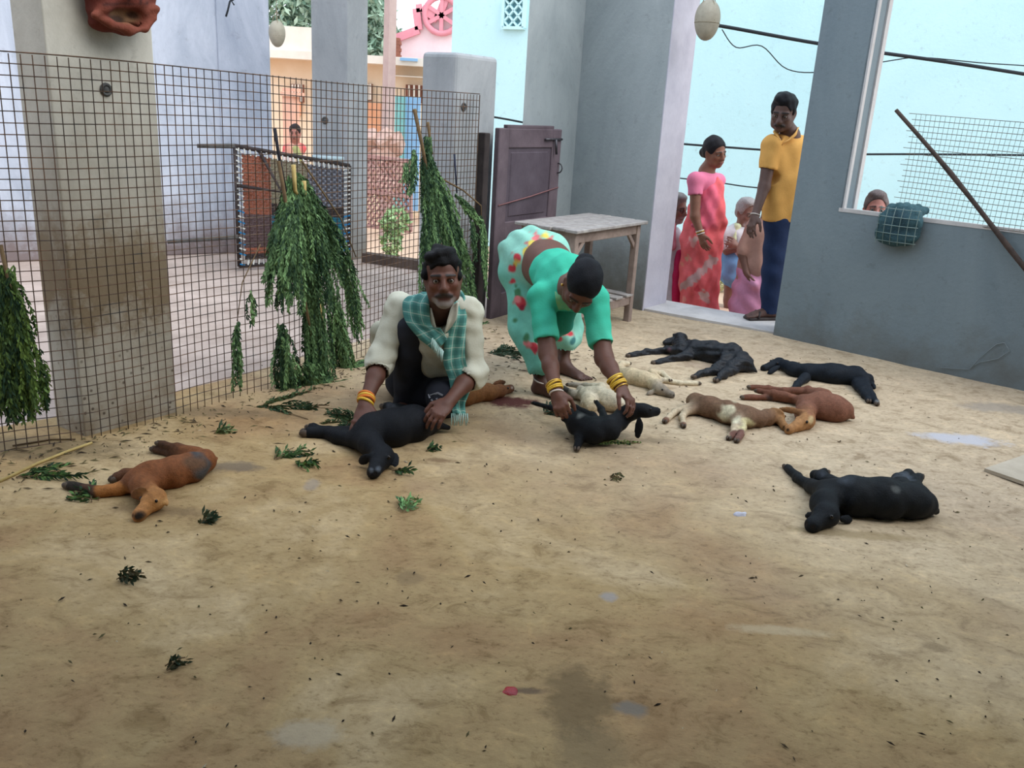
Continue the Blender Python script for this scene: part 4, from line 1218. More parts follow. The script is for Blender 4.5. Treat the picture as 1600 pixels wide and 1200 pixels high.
def goat(label, trunk, neck, skull, muzzle, legs, ears=(), tail=None, base=(40, 44, 50), leg=None, headc=None, mzc=None, paints=(), mat=None, noise=None, hoofc=True, at=GP, group='kids lying on the floor', res=.0055, eye_side=1):
    base = lin(base); legc = lin(leg) if leg else base; hc = lin(headc) if headc else base; mc = lin(mzc) if mzc else hc
    T = [at(p) for p in trunk]; sk = np.array(at(skull)); mz = np.array(at(muzzle)); NK = [at(p) for p in neck]
    loc = np.mean([t[:2] for t in T], 0)
    g = thing('goat', (loc[0], loc[1], 0), label, 'goat', None)
    S = Solid(res)
    for a, b in zip(T[:-1], T[1:]): S.cap(a[:3], b[:3], a[3], b[3], .03, base)
    for t in T[1:-1]:
        S.ell(np.array(t[:3]) - UP * .004, (t[3] * 1.06, t[3] * 1.06, t[3] * .98), k=.02, col=base)
    prev = T[-1]
    for q in NK + [tuple(sk[:3]) + (sk[3] * .8,)]:
        S.cap(prev[:3], q[:3], prev[3] * .8 if prev is T[-1] else prev[3], q[3], .025, base if q is not None else hc); prev = q
    d = nz(mz[:3] - sk[:3]); L = np.linalg.norm(mz[:3] - sk[:3])
    sd_ = nz(np.cross(d, UP)); upv = np.cross(sd_, d)
    S.ell(sk[:3] + d * .008, (sk[3] * 1.25, sk[3] * .95, sk[3] * 1.0), (d, sd_, upv), .012, hc)
    S.cap(sk[:3] + d * sk[3] * .3, mz[:3], sk[3] * .80, mz[3], .014, hc); S.cap(sk[:3] + d * sk[3] * .4 - upv * sk[3] * .3, mz[:3] - upv * mz[3] * .25, sk[3] * .55, mz[3] * .75, .012, hc)
    S.ell(mz[:3], (mz[3] * 1.0, mz[3] * .9, mz[3] * .95), (d, sd_, upv), .008, mc)
    for sg in (1, -1):
        S.carve; S.ell(mz[:3] + d * mz[3] * .9 + sd_ * sg * mz[3] * .5 + upv * mz[3] * .35, mz[3] * .24, k=.004, kind='s')
        S.paint(mz[:3] + d * mz[3] * .9 + sd_ * sg * mz[3] * .5 + upv * mz[3] * .35, mz[3] * .34, lin((30, 24, 22)), .006)
        S.paint_cap(mz[:3] + d * mz[3] * .85 - upv * mz[3] * .25, mz[:3] - d * mz[3] * 1.1 + sd_ * sg * mz[3] * .95 - upv * mz[3] * .4, mz[3] * .13, mz[3] * .1, lin((34, 26, 24)), .006)
        S.ell(sk[:3] + d * L * .34 + sd_ * sg * sk[3] * .62 + upv * sk[3] * .45, sk[3] * .26, k=.008, col=hc)
    for e in ears:
        a = np.array(at(e[0])); b = np.array(at(e[1])); w = e[0][3]
        mid = (a[:3] + b[:3]) / 2; dd = nz(b[:3] - a[:3]); view = nz(EYE - mid)
        fl = nz(view - dd * np.dot(view, dd)) if len(e) < 3 or e[2] is None else nz(e[2])
        sx = np.cross(dd, fl); ec = lin(e[3]) if len(e) > 3 else hc
        S.ell(mid, (np.linalg.norm(b[:3] - a[:3]) * .56, w, .007), (dd, sx, fl), .008, ec)
    hooves = []
    for lg_ in legs:
        P = [at(p) for p in lg_]
        for i, (a, b) in enumerate(zip(P[:-1], P[1:])):
            c = base if (i == 0 and len(P) > 2) else legc
            S.cap(a[:3], b[:3], a[3], b[3], .02 if i == 0 else .008, c)
            if 0 < i: S.ell(a[:3], a[3] * 1.1, k=.008, col=legc)
        hooves.append((np.array(P[-2][:3]), np.array(P[-1][:3]), P[-1][3]))
    if tail:
        a, b = [at(p) for p in tail]; S.cap(a[:3], b[:3], a[3], b[3], .012, base)
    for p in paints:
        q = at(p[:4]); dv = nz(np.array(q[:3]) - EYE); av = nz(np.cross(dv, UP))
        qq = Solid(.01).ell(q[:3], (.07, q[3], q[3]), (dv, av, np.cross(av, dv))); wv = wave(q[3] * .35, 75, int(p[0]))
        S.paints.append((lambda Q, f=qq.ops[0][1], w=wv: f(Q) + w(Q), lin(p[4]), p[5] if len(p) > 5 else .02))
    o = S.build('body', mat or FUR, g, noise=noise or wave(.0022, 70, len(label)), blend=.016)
    if hoofc:
        for a, b, r in hooves:
            dd = nz(b - a); hm = MB(); sx = nz(np.cross(dd, UP)); up2 = np.cross(sx, dd)
            for sg in (1, -1):
                c = b + dd * r * .75 + sx * sg * r * .42
                hm.ball(c, (r * 1.05, r * .48, r * .72), 8, axes=(dd, sx, up2))
            hm.build('hoof', HORN, g, True)
    for sg in (1, -1):
        MB().ball(sk[:3] + d * L * .34 + sd_ * sg * sk[3] * .74 + upv * sk[3] * .46, sk[3] * .19, 8).build('eye', GEYE, g, True)
    return g

GEYE = plain('goat_eye', (26, 20, 16), None, 5, .15, 0)
BK = (22, 26, 32)
goat('brown goat kid with a tan head lying at the left near the mesh', [(318, 721, .055, .047), (300, 730, .056, .052), (268, 738, .056, .055), (236, 745, .056, .054), (218, 751, .05, .046)], [(222, 762, .05, .04)], (243, 779, .046, .040), (216, 804, .026, .021),
     [[(205, 756, .04, .03), (186, 765, .025, .024), (152, 769, .022, .021), (110, 759, .02, .019)], [(214, 741, .04, .028), (196, 741, .03, .022), (184, 746, .025, .02)], [(306, 716, .05, .045), (284, 708, .04, .03), (268, 707, .03, .022), (244, 702, .03, .017)], [(300, 712, .06, .03), (276, 700, .06, .018), (250, 693, .06, .014)]],
     [((228, 764, .09, .022), (205, 776, .035, .014), None, (112, 74, 42)), ((250, 772, .06, .014), (262, 790, .03, .01), None, (150, 102, 60))], ((330, 722, .05, .016), (338, 716, .05, .010)), (126, 76, 44), (76, 52, 38), (186, 130, 76), (150, 100, 62),
     [(322, 726, .08, .05, (72, 70, 70), .03), (306, 722, .09, .03, (104, 74, 52), .03), (160, 768, .03, .03, (160, 104, 54), .02), (182, 765, .03, .03, (170, 110, 58), .02), (216, 806, .02, .016, (44, 36, 30), .01), (112, 759, .02, .05, (48, 40, 34), .02), (255, 785, .05, .02, (206, 156, 100), .02)])
goat('black goat lying under the hands of the kneeling man', [(668, 660, .06, .062), (645, 662, .075, .078), (612, 668, .078, .082), (580, 674, .07, .072), (568, 682, .055, .056)], [(580, 695, .06, .050)], (598, 712, .055, .050), (585, 737, .032, .029),
     [[(570, 680, .05, .045), (545, 678, .035, .034), (515, 676, .03, .028), (484, 676, .028, .026)], [(565, 690, .05, .04), (530, 683, .03, .032), (490, 670, .03, .026)], [(665, 655, .06, .05), (640, 645, .06, .035), (605, 636, .05, .024)]],
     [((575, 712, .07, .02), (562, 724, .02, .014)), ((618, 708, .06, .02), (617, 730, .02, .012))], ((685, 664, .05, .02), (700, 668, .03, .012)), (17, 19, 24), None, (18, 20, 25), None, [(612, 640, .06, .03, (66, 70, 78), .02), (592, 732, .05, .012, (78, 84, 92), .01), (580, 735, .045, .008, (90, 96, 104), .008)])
goat('brown goat lying half hidden behind the kneeling man', [(655, 622, .07, .065), (690, 618, .07, .066), (722, 616, .06, .056), (742, 615, .054, .048)], [(762, 613, .05, .042)], (780, 611, .045, .036), (797, 607, .03, .020),
     [[(690, 612, .08, .04), (720, 598, .06, .02), (740, 592, .04, .015)]], [((772, 600, .07, .014), (790, 597, .05, .010))], None, (132, 88, 52), None, (112, 72, 48), (70, 42, 36), [(800, 606, .03, .014, (190, 170, 160), .01)])
HG = 'black goat kid held up by the bending woman, one ear dangling'
goat(HG, [(893, 652, .085, .040), (904, 662, .07, .048), (926, 674, .062, .050), (950, 671, .066, .048), (966, 658, .085, .044)], [(976, 648, .11, .037), (988, 642, .14, .034)], (1004, 641, .15, .034), (1026, 643, .14, .017),
     [[(940, 668, .08, .03), (925, 650, .10, .019), (898, 636, .11, .014)], [(948, 664, .09, .025), (940, 640, .11, .015), (932, 629, .12, .012)], [(906, 668, .06, .035), (906, 684, .035, .022), (902, 698, .015, .017)], [(895, 652, .08, .035), (884, 645, .08, .018), (860, 637, .07, .012), (834, 630, .05, .011)]],
     [((1000, 652, .13, .019), (996, 684, .03, .012))], ((890, 650, .08, .02), (880, 655, .08, .01)), (16, 18, 22), None, (15, 17, 21), None, [(905, 650, .10, .018, (110, 112, 108), .015)], group=None)
goat('white goat lying behind the goat held by the woman', [(972, 634, .045, .040), (955, 626, .05, .050), (935, 620, .05, .050), (918, 617, .045, .044)], [(920, 626, .05, .036)], (924, 634, .05, .036), (912, 632, .04, .020),
     [[(938, 608, .06, .035), (915, 603, .04, .016), (890, 601, .03, .013)], [(925, 615, .05, .032), (900, 617, .03, .020), (880, 607, .025, .014)], [(915, 612, .05, .02), (908, 608, .05, .018), (906, 612, .04, .016)]],
     [((930, 628, .08, .014), (916, 640, .04, .010))], None, (206, 194, 170), (150, 140, 128), (196, 180, 148), (150, 124, 100), [(884, 609, .025, .03, (70, 66, 62), .02), (965, 640, .05, .03, (190, 160, 130), .03)])
goat('slim cream goat kid with a grey face beside the woman hand', [(966, 581, .043, .040), (985, 588, .044, .043), (1005, 593, .044, .043), (1018, 596, .042, .040)], [(1024, 602, .042, .033)], (1030, 608, .038, .033), (1049, 617, .022, .017),
     [[(1020, 586, .045, .026), (1034, 594, .02, .016), (1062, 599, .015, .013), (1090, 599, .015, .013)], [(1018, 582, .045, .024), (1034, 583, .04, .016), (1046, 593, .03, .013)], [(968, 578, .05, .03), (972, 569, .04, .018), (982, 568, .03, .014)]],
     [((1024, 610, .03, .014), (1010, 616, .015, .009)), ((1032, 597, .065, .012), (1038, 592, .06, .008))], None, (200, 180, 148), (208, 194, 166), (132, 122, 110), (70, 64, 60), [(1098, 599, .015, .028, (54, 52, 50), .014), (1022, 592, .06, .03, (206, 186, 152), .03)])
goat('large black curly haired goat lying nearest the doorway', [(1160, 565, .065, .058), (1140, 555, .07, .070), (1112, 550, .066, .066), (1084, 548, .056, .056), (1064, 546, .05, .046)], [(1062, 538, .05, .038)], (1064, 528, .048, .040), (1043, 534, .028, .022),
     [[(1064, 548, .05, .04), (1040, 547, .03, .024), (1012, 551, .022, .019), (984, 555, .02, .017)], [(1074, 556, .04, .034), (1050, 561, .025, .021), (1024, 566, .02, .018)], [(1138, 563, .06, .05), (1114, 580, .03, .026), (1098, 584, .022, .020), (1086, 588, .02, .018)], [(1154, 568, .06, .05), (1137, 581, .03, .030), (1120, 593, .022, .019)]],
     [((1074, 530, .05, .018), (1084, 540, .02, .012))], ((1170, 572, .05, .03), (1182, 581, .02, .012)), (24, 27, 33), None, (22, 26, 32), None, [(1046, 546, .04, .016, (96, 72, 80), .01)], FURC, wave(.006, 95, 3))
goat('smooth black goat stretched beside the blue grey wall', [(1352, 594, .05, .046), (1336, 588, .056, .055), (1300, 584, .058, .058), (1264, 581, .052, .050)], [(1240, 577, .05, .040)], (1217, 567, .045, .036), (1194, 575, .026, .020),
     [[(1350, 600, .045, .034), (1362, 618, .03, .021), (1369, 629, .02, .017)], [(1340, 600, .04, .034), (1352, 617, .025, .02), (1357, 625, .02, .016)], [(1258, 590, .04, .032), (1246, 600, .025, .02), (1240, 606, .02, .016)]],
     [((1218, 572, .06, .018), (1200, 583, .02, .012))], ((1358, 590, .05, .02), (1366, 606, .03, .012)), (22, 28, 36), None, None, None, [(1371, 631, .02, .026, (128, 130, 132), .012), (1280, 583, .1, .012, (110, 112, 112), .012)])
goat('brown and white patched goat lying with legs toward the viewer', [(1086, 626, .048, .044), (1108, 636, .052, .050), (1138, 645, .055, .053), (1166, 652, .052, .050), (1184, 655, .045, .042)], [(1200, 652, .045, .038)], (1214, 648, .045, .033), (1226, 667, .026, .018),
     [[(1092, 634, .04, .034), (1074, 637, .03, .020), (1055, 643, .022, .016), (1040, 657, .018, .015)], [(1094, 637, .04, .03), (1070, 644, .03, .018), (1066, 652, .022, .016), (1068, 664, .018, .015)], [(1146, 648, .06, .04), (1150, 660, .04, .022), (1148, 672, .025, .017), (1140, 683, .02, .016)], [(1156, 656, .05, .03), (1160, 668, .03, .019), (1158, 678, .022, .016), (1152, 687, .02, .016)]],
     [((1204, 640, .075, .016), (1224, 646, .07, .009), None, (132, 92, 56))], None, (112, 84, 64), (196, 178, 150), (150, 108, 66), (140, 100, 64),
     [(1135, 640, .09, .045, (206, 196, 166), .03), (1152, 650, .1, .05, (212, 204, 176), .03), (1170, 662, .06, .035, (204, 194, 150), .02), (1148, 678, .03, .034, (110, 76, 66), .02), (1158, 682, .03, .03, (116, 82, 72), .02), (1120, 634, .09, .028, (120, 92, 70), .02), (1038, 659, .02, .03, (120, 88, 72), .015), (1068, 667, .02, .03, (120, 88, 72), .015)])
goat('chestnut brown goat with pale forehead lying right of the patched goat', [(1318, 642, .058, .052), (1304, 639, .066, .066), (1282, 634, .07, .070), (1262, 634, .06, .058)], [(1258, 645, .056, .046)], (1262, 657, .05, .042), (1232, 671, .028, .021),
     [[(1288, 620, .06, .045), (1262, 611, .04, .026), (1225, 611, .025, .019), (1200, 607, .02, .017), (1174, 605, .018, .015)], [(1262, 628, .05, .04), (1240, 623, .035, .024), (1205, 621, .022, .019), (1164, 621, .018, .016)], [(1232, 619, .05, .02), (1208, 614, .05, .019), (1186, 611, .04, .016)]],
     [((1256, 644, .08, .018), (1218, 639, .065, .010), None, (142, 100, 62))], ((1326, 645, .05, .02), (1332, 652, .03, .012)), (124, 82, 64), (110, 70, 54), (168, 122, 78), (150, 106, 68), [(1267, 658, .08, .022, (206, 180, 134), .012), (1205, 621, .03, .024, (70, 52, 46), .015), (1278, 640, .1, .04, (132, 88, 66), .03)])
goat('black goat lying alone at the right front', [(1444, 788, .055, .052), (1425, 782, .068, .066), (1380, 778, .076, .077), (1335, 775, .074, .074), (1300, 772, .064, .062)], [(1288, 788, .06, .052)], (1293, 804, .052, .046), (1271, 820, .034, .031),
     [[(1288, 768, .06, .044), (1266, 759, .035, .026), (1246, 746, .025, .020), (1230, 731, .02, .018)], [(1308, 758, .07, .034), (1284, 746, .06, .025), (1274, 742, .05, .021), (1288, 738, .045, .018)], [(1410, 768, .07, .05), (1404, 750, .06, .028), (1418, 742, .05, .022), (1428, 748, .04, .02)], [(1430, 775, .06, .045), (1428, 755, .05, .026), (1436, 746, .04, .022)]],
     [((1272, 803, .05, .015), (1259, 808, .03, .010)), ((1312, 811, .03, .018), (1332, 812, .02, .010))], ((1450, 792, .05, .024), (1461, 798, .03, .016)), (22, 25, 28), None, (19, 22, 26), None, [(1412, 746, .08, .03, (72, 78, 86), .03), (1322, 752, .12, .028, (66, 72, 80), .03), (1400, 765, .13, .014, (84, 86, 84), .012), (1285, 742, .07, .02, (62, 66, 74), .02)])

# ------------------------------------------------------------------ people
def frame_of(f, u):
    f = nz(f); u = np.asarray(u, float); u = nz(u - f * np.dot(u, f)); return f, u, np.cross(f, u)

def head(S, c, f, u, s=1.0, skin=(110, 70, 50), lips=(92, 52, 46), beard=None, must=None, brow=(30, 24, 22), female=False, lid=None):
    f, u, r = frame_of(f, u); A = (f, r, u); sk = lin(skin)
    P = lambda a, b, d: np.asarray(c) + (f * a + r * b + u * d) * s
    S.ell(P(-.012, 0, .035), np.array([.098, .076, .088]) * s, A, .02, sk)
    S.ell(P(.028, 0, -.045), np.array([.064, .058 if not female else .054, .066]) * s, A, .03, sk)
    S.ell(P(.062, 0, -.096), np.array([.026, .028, .022]) * s, A, .03, sk)
    for g in (1, -1):
        S.ell(P(.058, .040 * g, -.022), np.array([.028, .026, .024]) * s, A, .02, sk)
        S.cap(P(.04, .046 * g, -.075), P(-.01, .058 * g, -.03), .024 * s, .024 * s, .03, sk)
        S.ell(P(.098, .033 * g, .004), np.array([.02, .019, .013]) * s, A, .012, None, 's')
        S.ell(P(.074, .033 * g, .002), .0155 * s, None, .004, lin([v * .92 for v in skin]))
        S.cap(P(.088, .014 * g, .023), P(.074, .052 * g, .021), .0095 * s, .008 * s, .012, sk)
        S.ell(P(-.008, .078 * g, -.004), np.array([.020, .009, .031]) * s, (nz(f - r * g * .5), nz(r + f * g * .5), u), .008, sk)
        S.ell(P(.000, .086 * g, -.004), np.array([.010, .006, .018]) * s, A, .006, None, 's')
        S.ell(P(.098, .0125 * g, -.036), np.array([.013, .010, .010]) * s, A, .008, sk)
        S.paint_cap(P(.094, .015 * g, .026), P(.080, .054 * g, .024), .0075 * s, .005 * s, lin(brow), .004)
        S.paint(P(.086, .033 * g, .001), np.array([.018, .018, .011]) * s, lin([v * .55 for v in skin]), .006, A)
        S.ell(P(.108, .007 * g, -.043), np.array([.006, .004, .004]) * s, A, .003, None, 's')
    S.cap(P(.090, 0, .016), P(.112, 0, -.030), .0095 * s, .0145 * s, .014, sk)
    S.cap(P(.088, -.020, -.066), P(.088, .020, -.066), .0085 * s, .0085 * s, .008, sk)
    S.cap(P(.085, -.016, -.078), P(.085, .016, -.078), .009 * s, .009 * s, .008, sk)
    S.paint(P(.095, 0, -.072), np.array([.02, .026, .013]) * s, lin(lips), .005, A)
    S.paint(P(.100, 0, -.0715), np.array([.02, .022, .0024]) * s, lin([v * .45 for v in lips]), .003, A)
    if must:
        mcol = lin(must)
        S.cap(P(.098, .004, -.052), P(.084, .034, -.066), .010 * s, .007 * s, .008, mcol); S.cap(P(.098, -.004, -.052), P(.084, -.034, -.066), .010 * s, .007 * s, .008, mcol)
        for g in (1, -1): S.paint_cap(P(.10, .002 * g, -.054), P(.086, .036 * g, -.070), .011 * s, .008 * s, mcol, .006)
    if beard:
        bc = lin(beard)
        S.ell(P(.066, 0, -.104), np.array([.030, .034, .024]) * s, A, .015, bc)
        S.paint(P(.06, 0, -.11), np.array([.045, .045, .028]) * s, bc, .012, A)
        for g in (1, -1): S.paint_cap(P(.07, .036 * g, -.090), P(.01, .058 * g, -.045), .016 * s, .010 * s, bc, .010)
    return P, A

def eyes(parent, P, A, s):
    for g in (1, -1):
        S = Solid(.003).ell(P(.0782, .033 * g, .0),   .0128 * s, None, 0, lin((150, 136, 126)))
        S.paint(P(.0782, .033 * g, .0) + nz(P(1, .0, .0) - P(0, 0, 0)) * .013 * s, .0078 * s, lin((22, 16, 14)), .003)
        S.build('eye', EYE_M, parent)

def hair(parent, P, A, s, col, mode='short', bun=None, line=.0, res=.005, noise=.004, bald=False):
    f, r, u = A; c = lin(col)
    S = Solid(res)
    S.ell(P(-.018, 0, .043), np.array([.106, .085, .094]) * s, A, .01, c)
    if mode == 'short':
        S.ell(P(.02, .01, .105), np.array([.070, .062, .036]) * s, A, .02, c)
        for g in (1, -1): S.ell(P(.005, .075 * g, .02), np.array([.024, .010, .036]) * s, A, .01, c)
        S.ell(P(-.06, 0, -.02), np.array([.055, .07, .06]) * s, A, .02, c)
        S.ell(P(.085, 0, -.045 + line), np.array([.072, .090, .112]) * s, A, .008, None, 's')
        for g in (1, -1): S.ell(P(-.005, .088 * g, -.03), np.array([.030, .022, .036]) * s, A, .006, None, 's')
    else:
        S.ell(P(-.06, 0, -.005), np.array([.06, .075, .07]) * s, A, .02, c)
        S.ell(P(.085, 0, -.045 + line), np.array([.070, .078, .118]) * s, A, .008, None, 's')
        for g in (1, -1): S.ell(P(-.002, .092 * g, -.03), np.array([.026, .022, .036]) * s, A, .006, None, 's')
        if bun is not None:
            S.ell(P(*bun), np.array([.045, .05, .05]) * s, A, .02, c)
    S.build('hair', HAIR, parent, noise=wave(noise, 85, 2))

def hand(S, w, k, palm, thumb, s=1.0, curl=.35, spread=.16, skin=(110, 70, 50), palmc=None):
    """wrist, knuckle centre, direction the palm faces, side (+1/-1) of the thumb"""
    w = np.asarray(w, float); k = np.asarray(k, float); sk = lin(skin)
    d = nz(k - w); pn = nz(np.asarray(palm) - d * np.dot(palm, d)); sd = np.cross(d, pn)
    L = np.linalg.norm(k - w)
    S.cap(w, w + d * .03 * s, .024 * s, .026 * s, .02, sk)
    S.ell((w + k) / 2 + d * .012 * s, (L * .62, .040 * s, .0175 * s), (d, sd, pn), .014, sk)
    ln = [.074, .082, .076, .060]
    for i in range(4):
        o = (-.030 + .0203 * i) * s * -thumb
        b = k + sd * o - pn * .001 + d * (.004 if i in (1, 2) else -.004) * s
        a = 0; p = b; dirb = nz(d + sd * (spread * (i - 1.5) / 1.5) * -thumb)
        r0 = .0102 * s
        S.ell(b - pn * .004 * s, .0112 * s, None, .006, sk)
        for j, fr in enumerate((.45, .31, .24)):
            a += curl * (.8 if j == 0 else 1.0)
            dd = nz(dirb * math.cos(a) + pn * math.sin(a))
            q = p + dd * ln[i] * fr * s
            r1 = r0 * .9
            S.cap(p, q, r0, r1, .003, sk); p = q; r0 = r1
    tb = w + d * L * .30 + sd * .030 * s * thumb + pn * .004 * s
    t1 = tb + nz(d * .75 + sd * thumb * .62 + pn * .25) * .040 * s
    t2 = t1 + nz(d * .95 + sd * thumb * .15 + pn * .35 * (1 + curl)) * .034 * s
    t3 = t2 + nz(d * .95 - sd * thumb * .05 + pn * .4 * (1 + curl)) * .026 * s
    S.cap(tb, t1, .0155 * s, .0125 * s, .012, sk); S.cap(t1, t2, .0118 * s, .0105 * s, .004, sk); S.cap(t2, t3, .0105 * s, .0085 * s, .003, sk)
    return t3, pn

def foot(S, ank, toe, s=1.0, skin=(96, 62, 46), res=None):
    ank = np.asarray(ank, float); toe = np.asarray(toe, float); sk = lin(skin)
    d = toe - ank; d[2] = 0; d = nz(d); sd = np.cross(d, UP); z0 = toe[2]
    heel = np.array([ank[0], ank[1], z0]) - d * .035 * s + UP * .030 * s
    ball = np.array([ank[0], ank[1], z0]) + d * .125 * s + UP * .020 * s
    S.cap(ank, heel, .034 * s, .030 * s, .03, sk)
    S.cap(heel + d * .02, ball, .030 * s, .024 * s, .03, sk, flat=UP, fw=.8)
    S.cap(ank, ball - d * .03 * s + UP * .008, .034 * s, .026 * s, .03, sk)
    S.ell(ball, (.035 * s, .044 * s, .018 * s), (d, sd, UP), .02, sk)
    for i in range(5):
        o = (-.036 + .018 * i) * s; L = (.052 - .007 * i) * s
        b = ball + sd * o + d * .022 * s - UP * .006
        S.cap(b, b + d * L - UP * .004, .0115 * s if i == 0 else .0088 * s, .0085 * s if i == 0 else .007 * s, .004, sk)

def bangles(parent, w, k, n, R, col, name='bangle', r=.0042, step=.011, start=-.012):
    d = nz(np.asarray(k) - np.asarray(w))
    for i in range(n):
        c = np.asarray(w) + d * (start - step * i)
        ax = nz(d + RNG.normal(size=3) * .08)
        MB().torus(c, ax, R + .0006 * i, r, 18, 6).build(name, col if not isinstance(col, list) else col[i % len(col)], parent, True)

def fl(p, name, mt, parent, **k): return p.build(name, mt, parent, **k)
YEL = plain('yellow_bangle', (206, 164, 40), (226, 186, 64), 30, .35, .05, spec=.5)
ORB = plain('orange_thread', (206, 104, 40), (220, 130, 60), 30, .7, .2)
WHB = plain('shell_bangle', (196, 184, 176), (214, 204, 196), 30, .4, .05)
GOLD = plain('gold', (190, 150, 70), (210, 170, 90), 30, .3, .02, metal=.8)

def hem_cut(T, p, dd):
    sx = nz(np.cross(dd, UP)); T.ell(p + dd * .06, (.06, .10, .10), (dd, sx, np.cross(sx, dd)), .004, None, 's')

# ---- kneeling man
def kneeling_man():
    SKN = (92, 56, 42)
    c = V(692, 434, 3.72)
    per = thing('person', (c[0], 3.95, 0), 'person crouching in a cream shirt with a checked scarf, hands on a black goat', 'person')
    f, u = (.12, -.97, .02), (-.06, -.06, 1)
    S = Solid(.005)
    P, A = head(S, c, f, u, .97, SKN, (78, 44, 40), beard=(136, 128, 124), must=(46, 42, 42))
    S.paint(P(.05, 0, -.02), np.array([.06, .07, .05]) * .95, lin((104, 60, 44)), .04, A); S.paints.insert(0, S.paints.pop())
    nb = V(686, 484, 3.86)
    S.cap(P(-.022, 0, -.055), nb, .054, .058, .025, lin((70, 42, 32)))
    shR, shL = V(626, 478, 3.90), V(734, 484, 3.88)
    elR, elL = V(595, 566, 3.80), V(738, 584, 3.82); wrR, wrL = V(571, 628, 3.60), V(703, 626, 3.64)
    knR, knL = V(563, 660, 3.50), V(683, 647, 3.56)
    S.cap(shR - UP * .02, shL - UP * .02, .042, .042, .03, lin(SKN)); S.chain([tuple(nb) + (.06,), tuple(V(683, 520, 4.0)) + (.12,), tuple(V(672, 575, 4.12)) + (.12,), tuple(V(662, 600, 4.2)) + (.12,)], .04, lin(SKN))
    for sh, el, wr in ((shR, elR, wrR), (shL, elL, wrL)):
        m_ = el * .62 + wr * .38
        S.cap(sh - UP * .012, el, .042, .040, .02, lin(SKN)); S.cap(el, m_, .041, .040, .02, lin(SKN)); S.cap(m_, wr, .040, .027, .02, lin(SKN))
    hand(S, wrR, knR, (.25, .25, -.93), 1, 1.0, .16, .2, SKN)
    hand(S, wrL, knL, (-.35, .1, -.93), -1, 1.0, .55, .1, SKN)
    # legs under the trousers
    hipR, hipL, kR, kL = V(640, 592, 4.18), V(690, 596, 4.18), V(643, 516, 3.86), V(694, 622, 3.80)
    aR, aL = V(634, 640, 3.98), V(700, 640, 4.18)
    for h_, k_, a_ in ((hipR, kR, aR), (hipL, kL, aL)):
        S.cap(h_, k_, .070, .050, .02, lin(SKN)); S.cap(k_, a_, .048, .034, .02, lin(SKN))
    S.cap(hipR, hipL, .1, .1, .03, lin(SKN))
    foot(S, aR, np.array([aR[0] - .02, aR[1] - .16, .012]), 1.0, (74, 48, 38))
    S.build('body', SKIN, per, blend=.006)
    eyes(per, P, A, .97)
    hair(per, P, A, .97, (18, 17, 19), 'short', line=.006, noise=.009)
    # shirt
    CR = lin((196, 194, 176)); CR2 = lin((180, 178, 160))
    T = Solid(.006)
    T.cap(shR - UP * .012, shL - UP * .012, .064, .064, .05, CR)
    T.chain([tuple(V(684, 492, 3.90)) + (.085,), tuple(V(684, 515, 3.96)) + (.142,), tuple(V(676, 560, 4.06)) + (.140,), tuple(V(668, 600, 4.16)) + (.15,)], .05, CR)
    T.cap(V(684, 520, 3.86), V(680, 562, 3.93), .10, .075, .04, CR2)
    for sh, el, wr in ((shR, elR, wrR), (shL, elL, wrL)):
        e2 = sh * .04 + el * .96; dd = nz(wr - el)
        T.cap(sh - UP * .008, el, .063, .057, .03, CR)
        T.cap(el - nz(el - sh) * .03, el + dd * .012, .066, .066, .012, CR)
        T.cap(el - nz(el - sh) * .012, el + dd * .020, .070, .069, .006, lin((206, 204, 186)))
        T.cap(el + dd * .022, el + dd * .10, .052, .050, .004, None, 's')
    T.cap(V(596, 520, 4.0), V(594, 552, 4.02), .05, .03, .03, CR2)
    T.cap(V(688, 462, 3.74), V(690, 520, 3.72), .042, .012, .01, None, 's')
    T.cap(nb + UP * .10, nb - UP * .02 + np.array([0, -.05, 0]), .062, .055, .012, None, 's')
    T.build('shirt', CLOTH, per, noise=lambda q: wave(.006, 30, 4)(q) + wave(.004, 62, 9)(q))
    for g, (a, b, d) in enumerate((((668, 476), (672, 500), (681, 524)), ((712, 474), (706, 500), (696, 520)))):
        ribbon('collar', [V(*a, 3.80), V(*b, 3.765), V(*d, 3.765)], [np.array([.016, 0, .004]), np.array([.020, 0, .004]), np.array([.008, 0, .004])], CLOTH_PL, per, .006, 3)
    # trousers
    DK = lin((44, 46, 54)); DK2 = lin((34, 36, 44))
    R_ = Solid(.006)
    R_.cap(hipR, hipL, .125, .125, .04, DK); R_.cap(hipR, kR, .095, .078, .03, DK); R_.cap(kR, aR + UP * .03, .080, .064, .02, DK)
    R_.cap(hipL, kL, .100, .084, .03, DK2); R_.cap(kL, aL, .080, .062, .02, DK2)
    R_.cap(V(668, 560, 3.98), V(668, 636, 3.98), .09, .09, .03, DK2)
    R_.build('trousers', CLOTHF, per, noise=lambda q: wave(.004, 22, 6)(q) + wave(.002, 60, 3)(q))
    MB_ = MB()
    pc = V(688, 622, 3.70)
    # pale print on the knee
    for (x0, y0), (x1, y1) in (((672, 618), (684, 614)), ((684, 614), (692, 618)), ((674, 624), (680, 632)), ((682, 622), (686, 632)), ((689, 624), (691, 632)), ((670, 616), (672, 622))):
        MB_.bar(on_knee(x0, y0, kL, .0875), on_knee(x1, y1, kL, .0875), .004, .002, up=(0, -1, 0))
    tag(MB_.build('knee_print', plain('pale_print', (120, 122, 130), (150, 152, 158), 40), per), 'pale grey printed marks on the trouser knee')
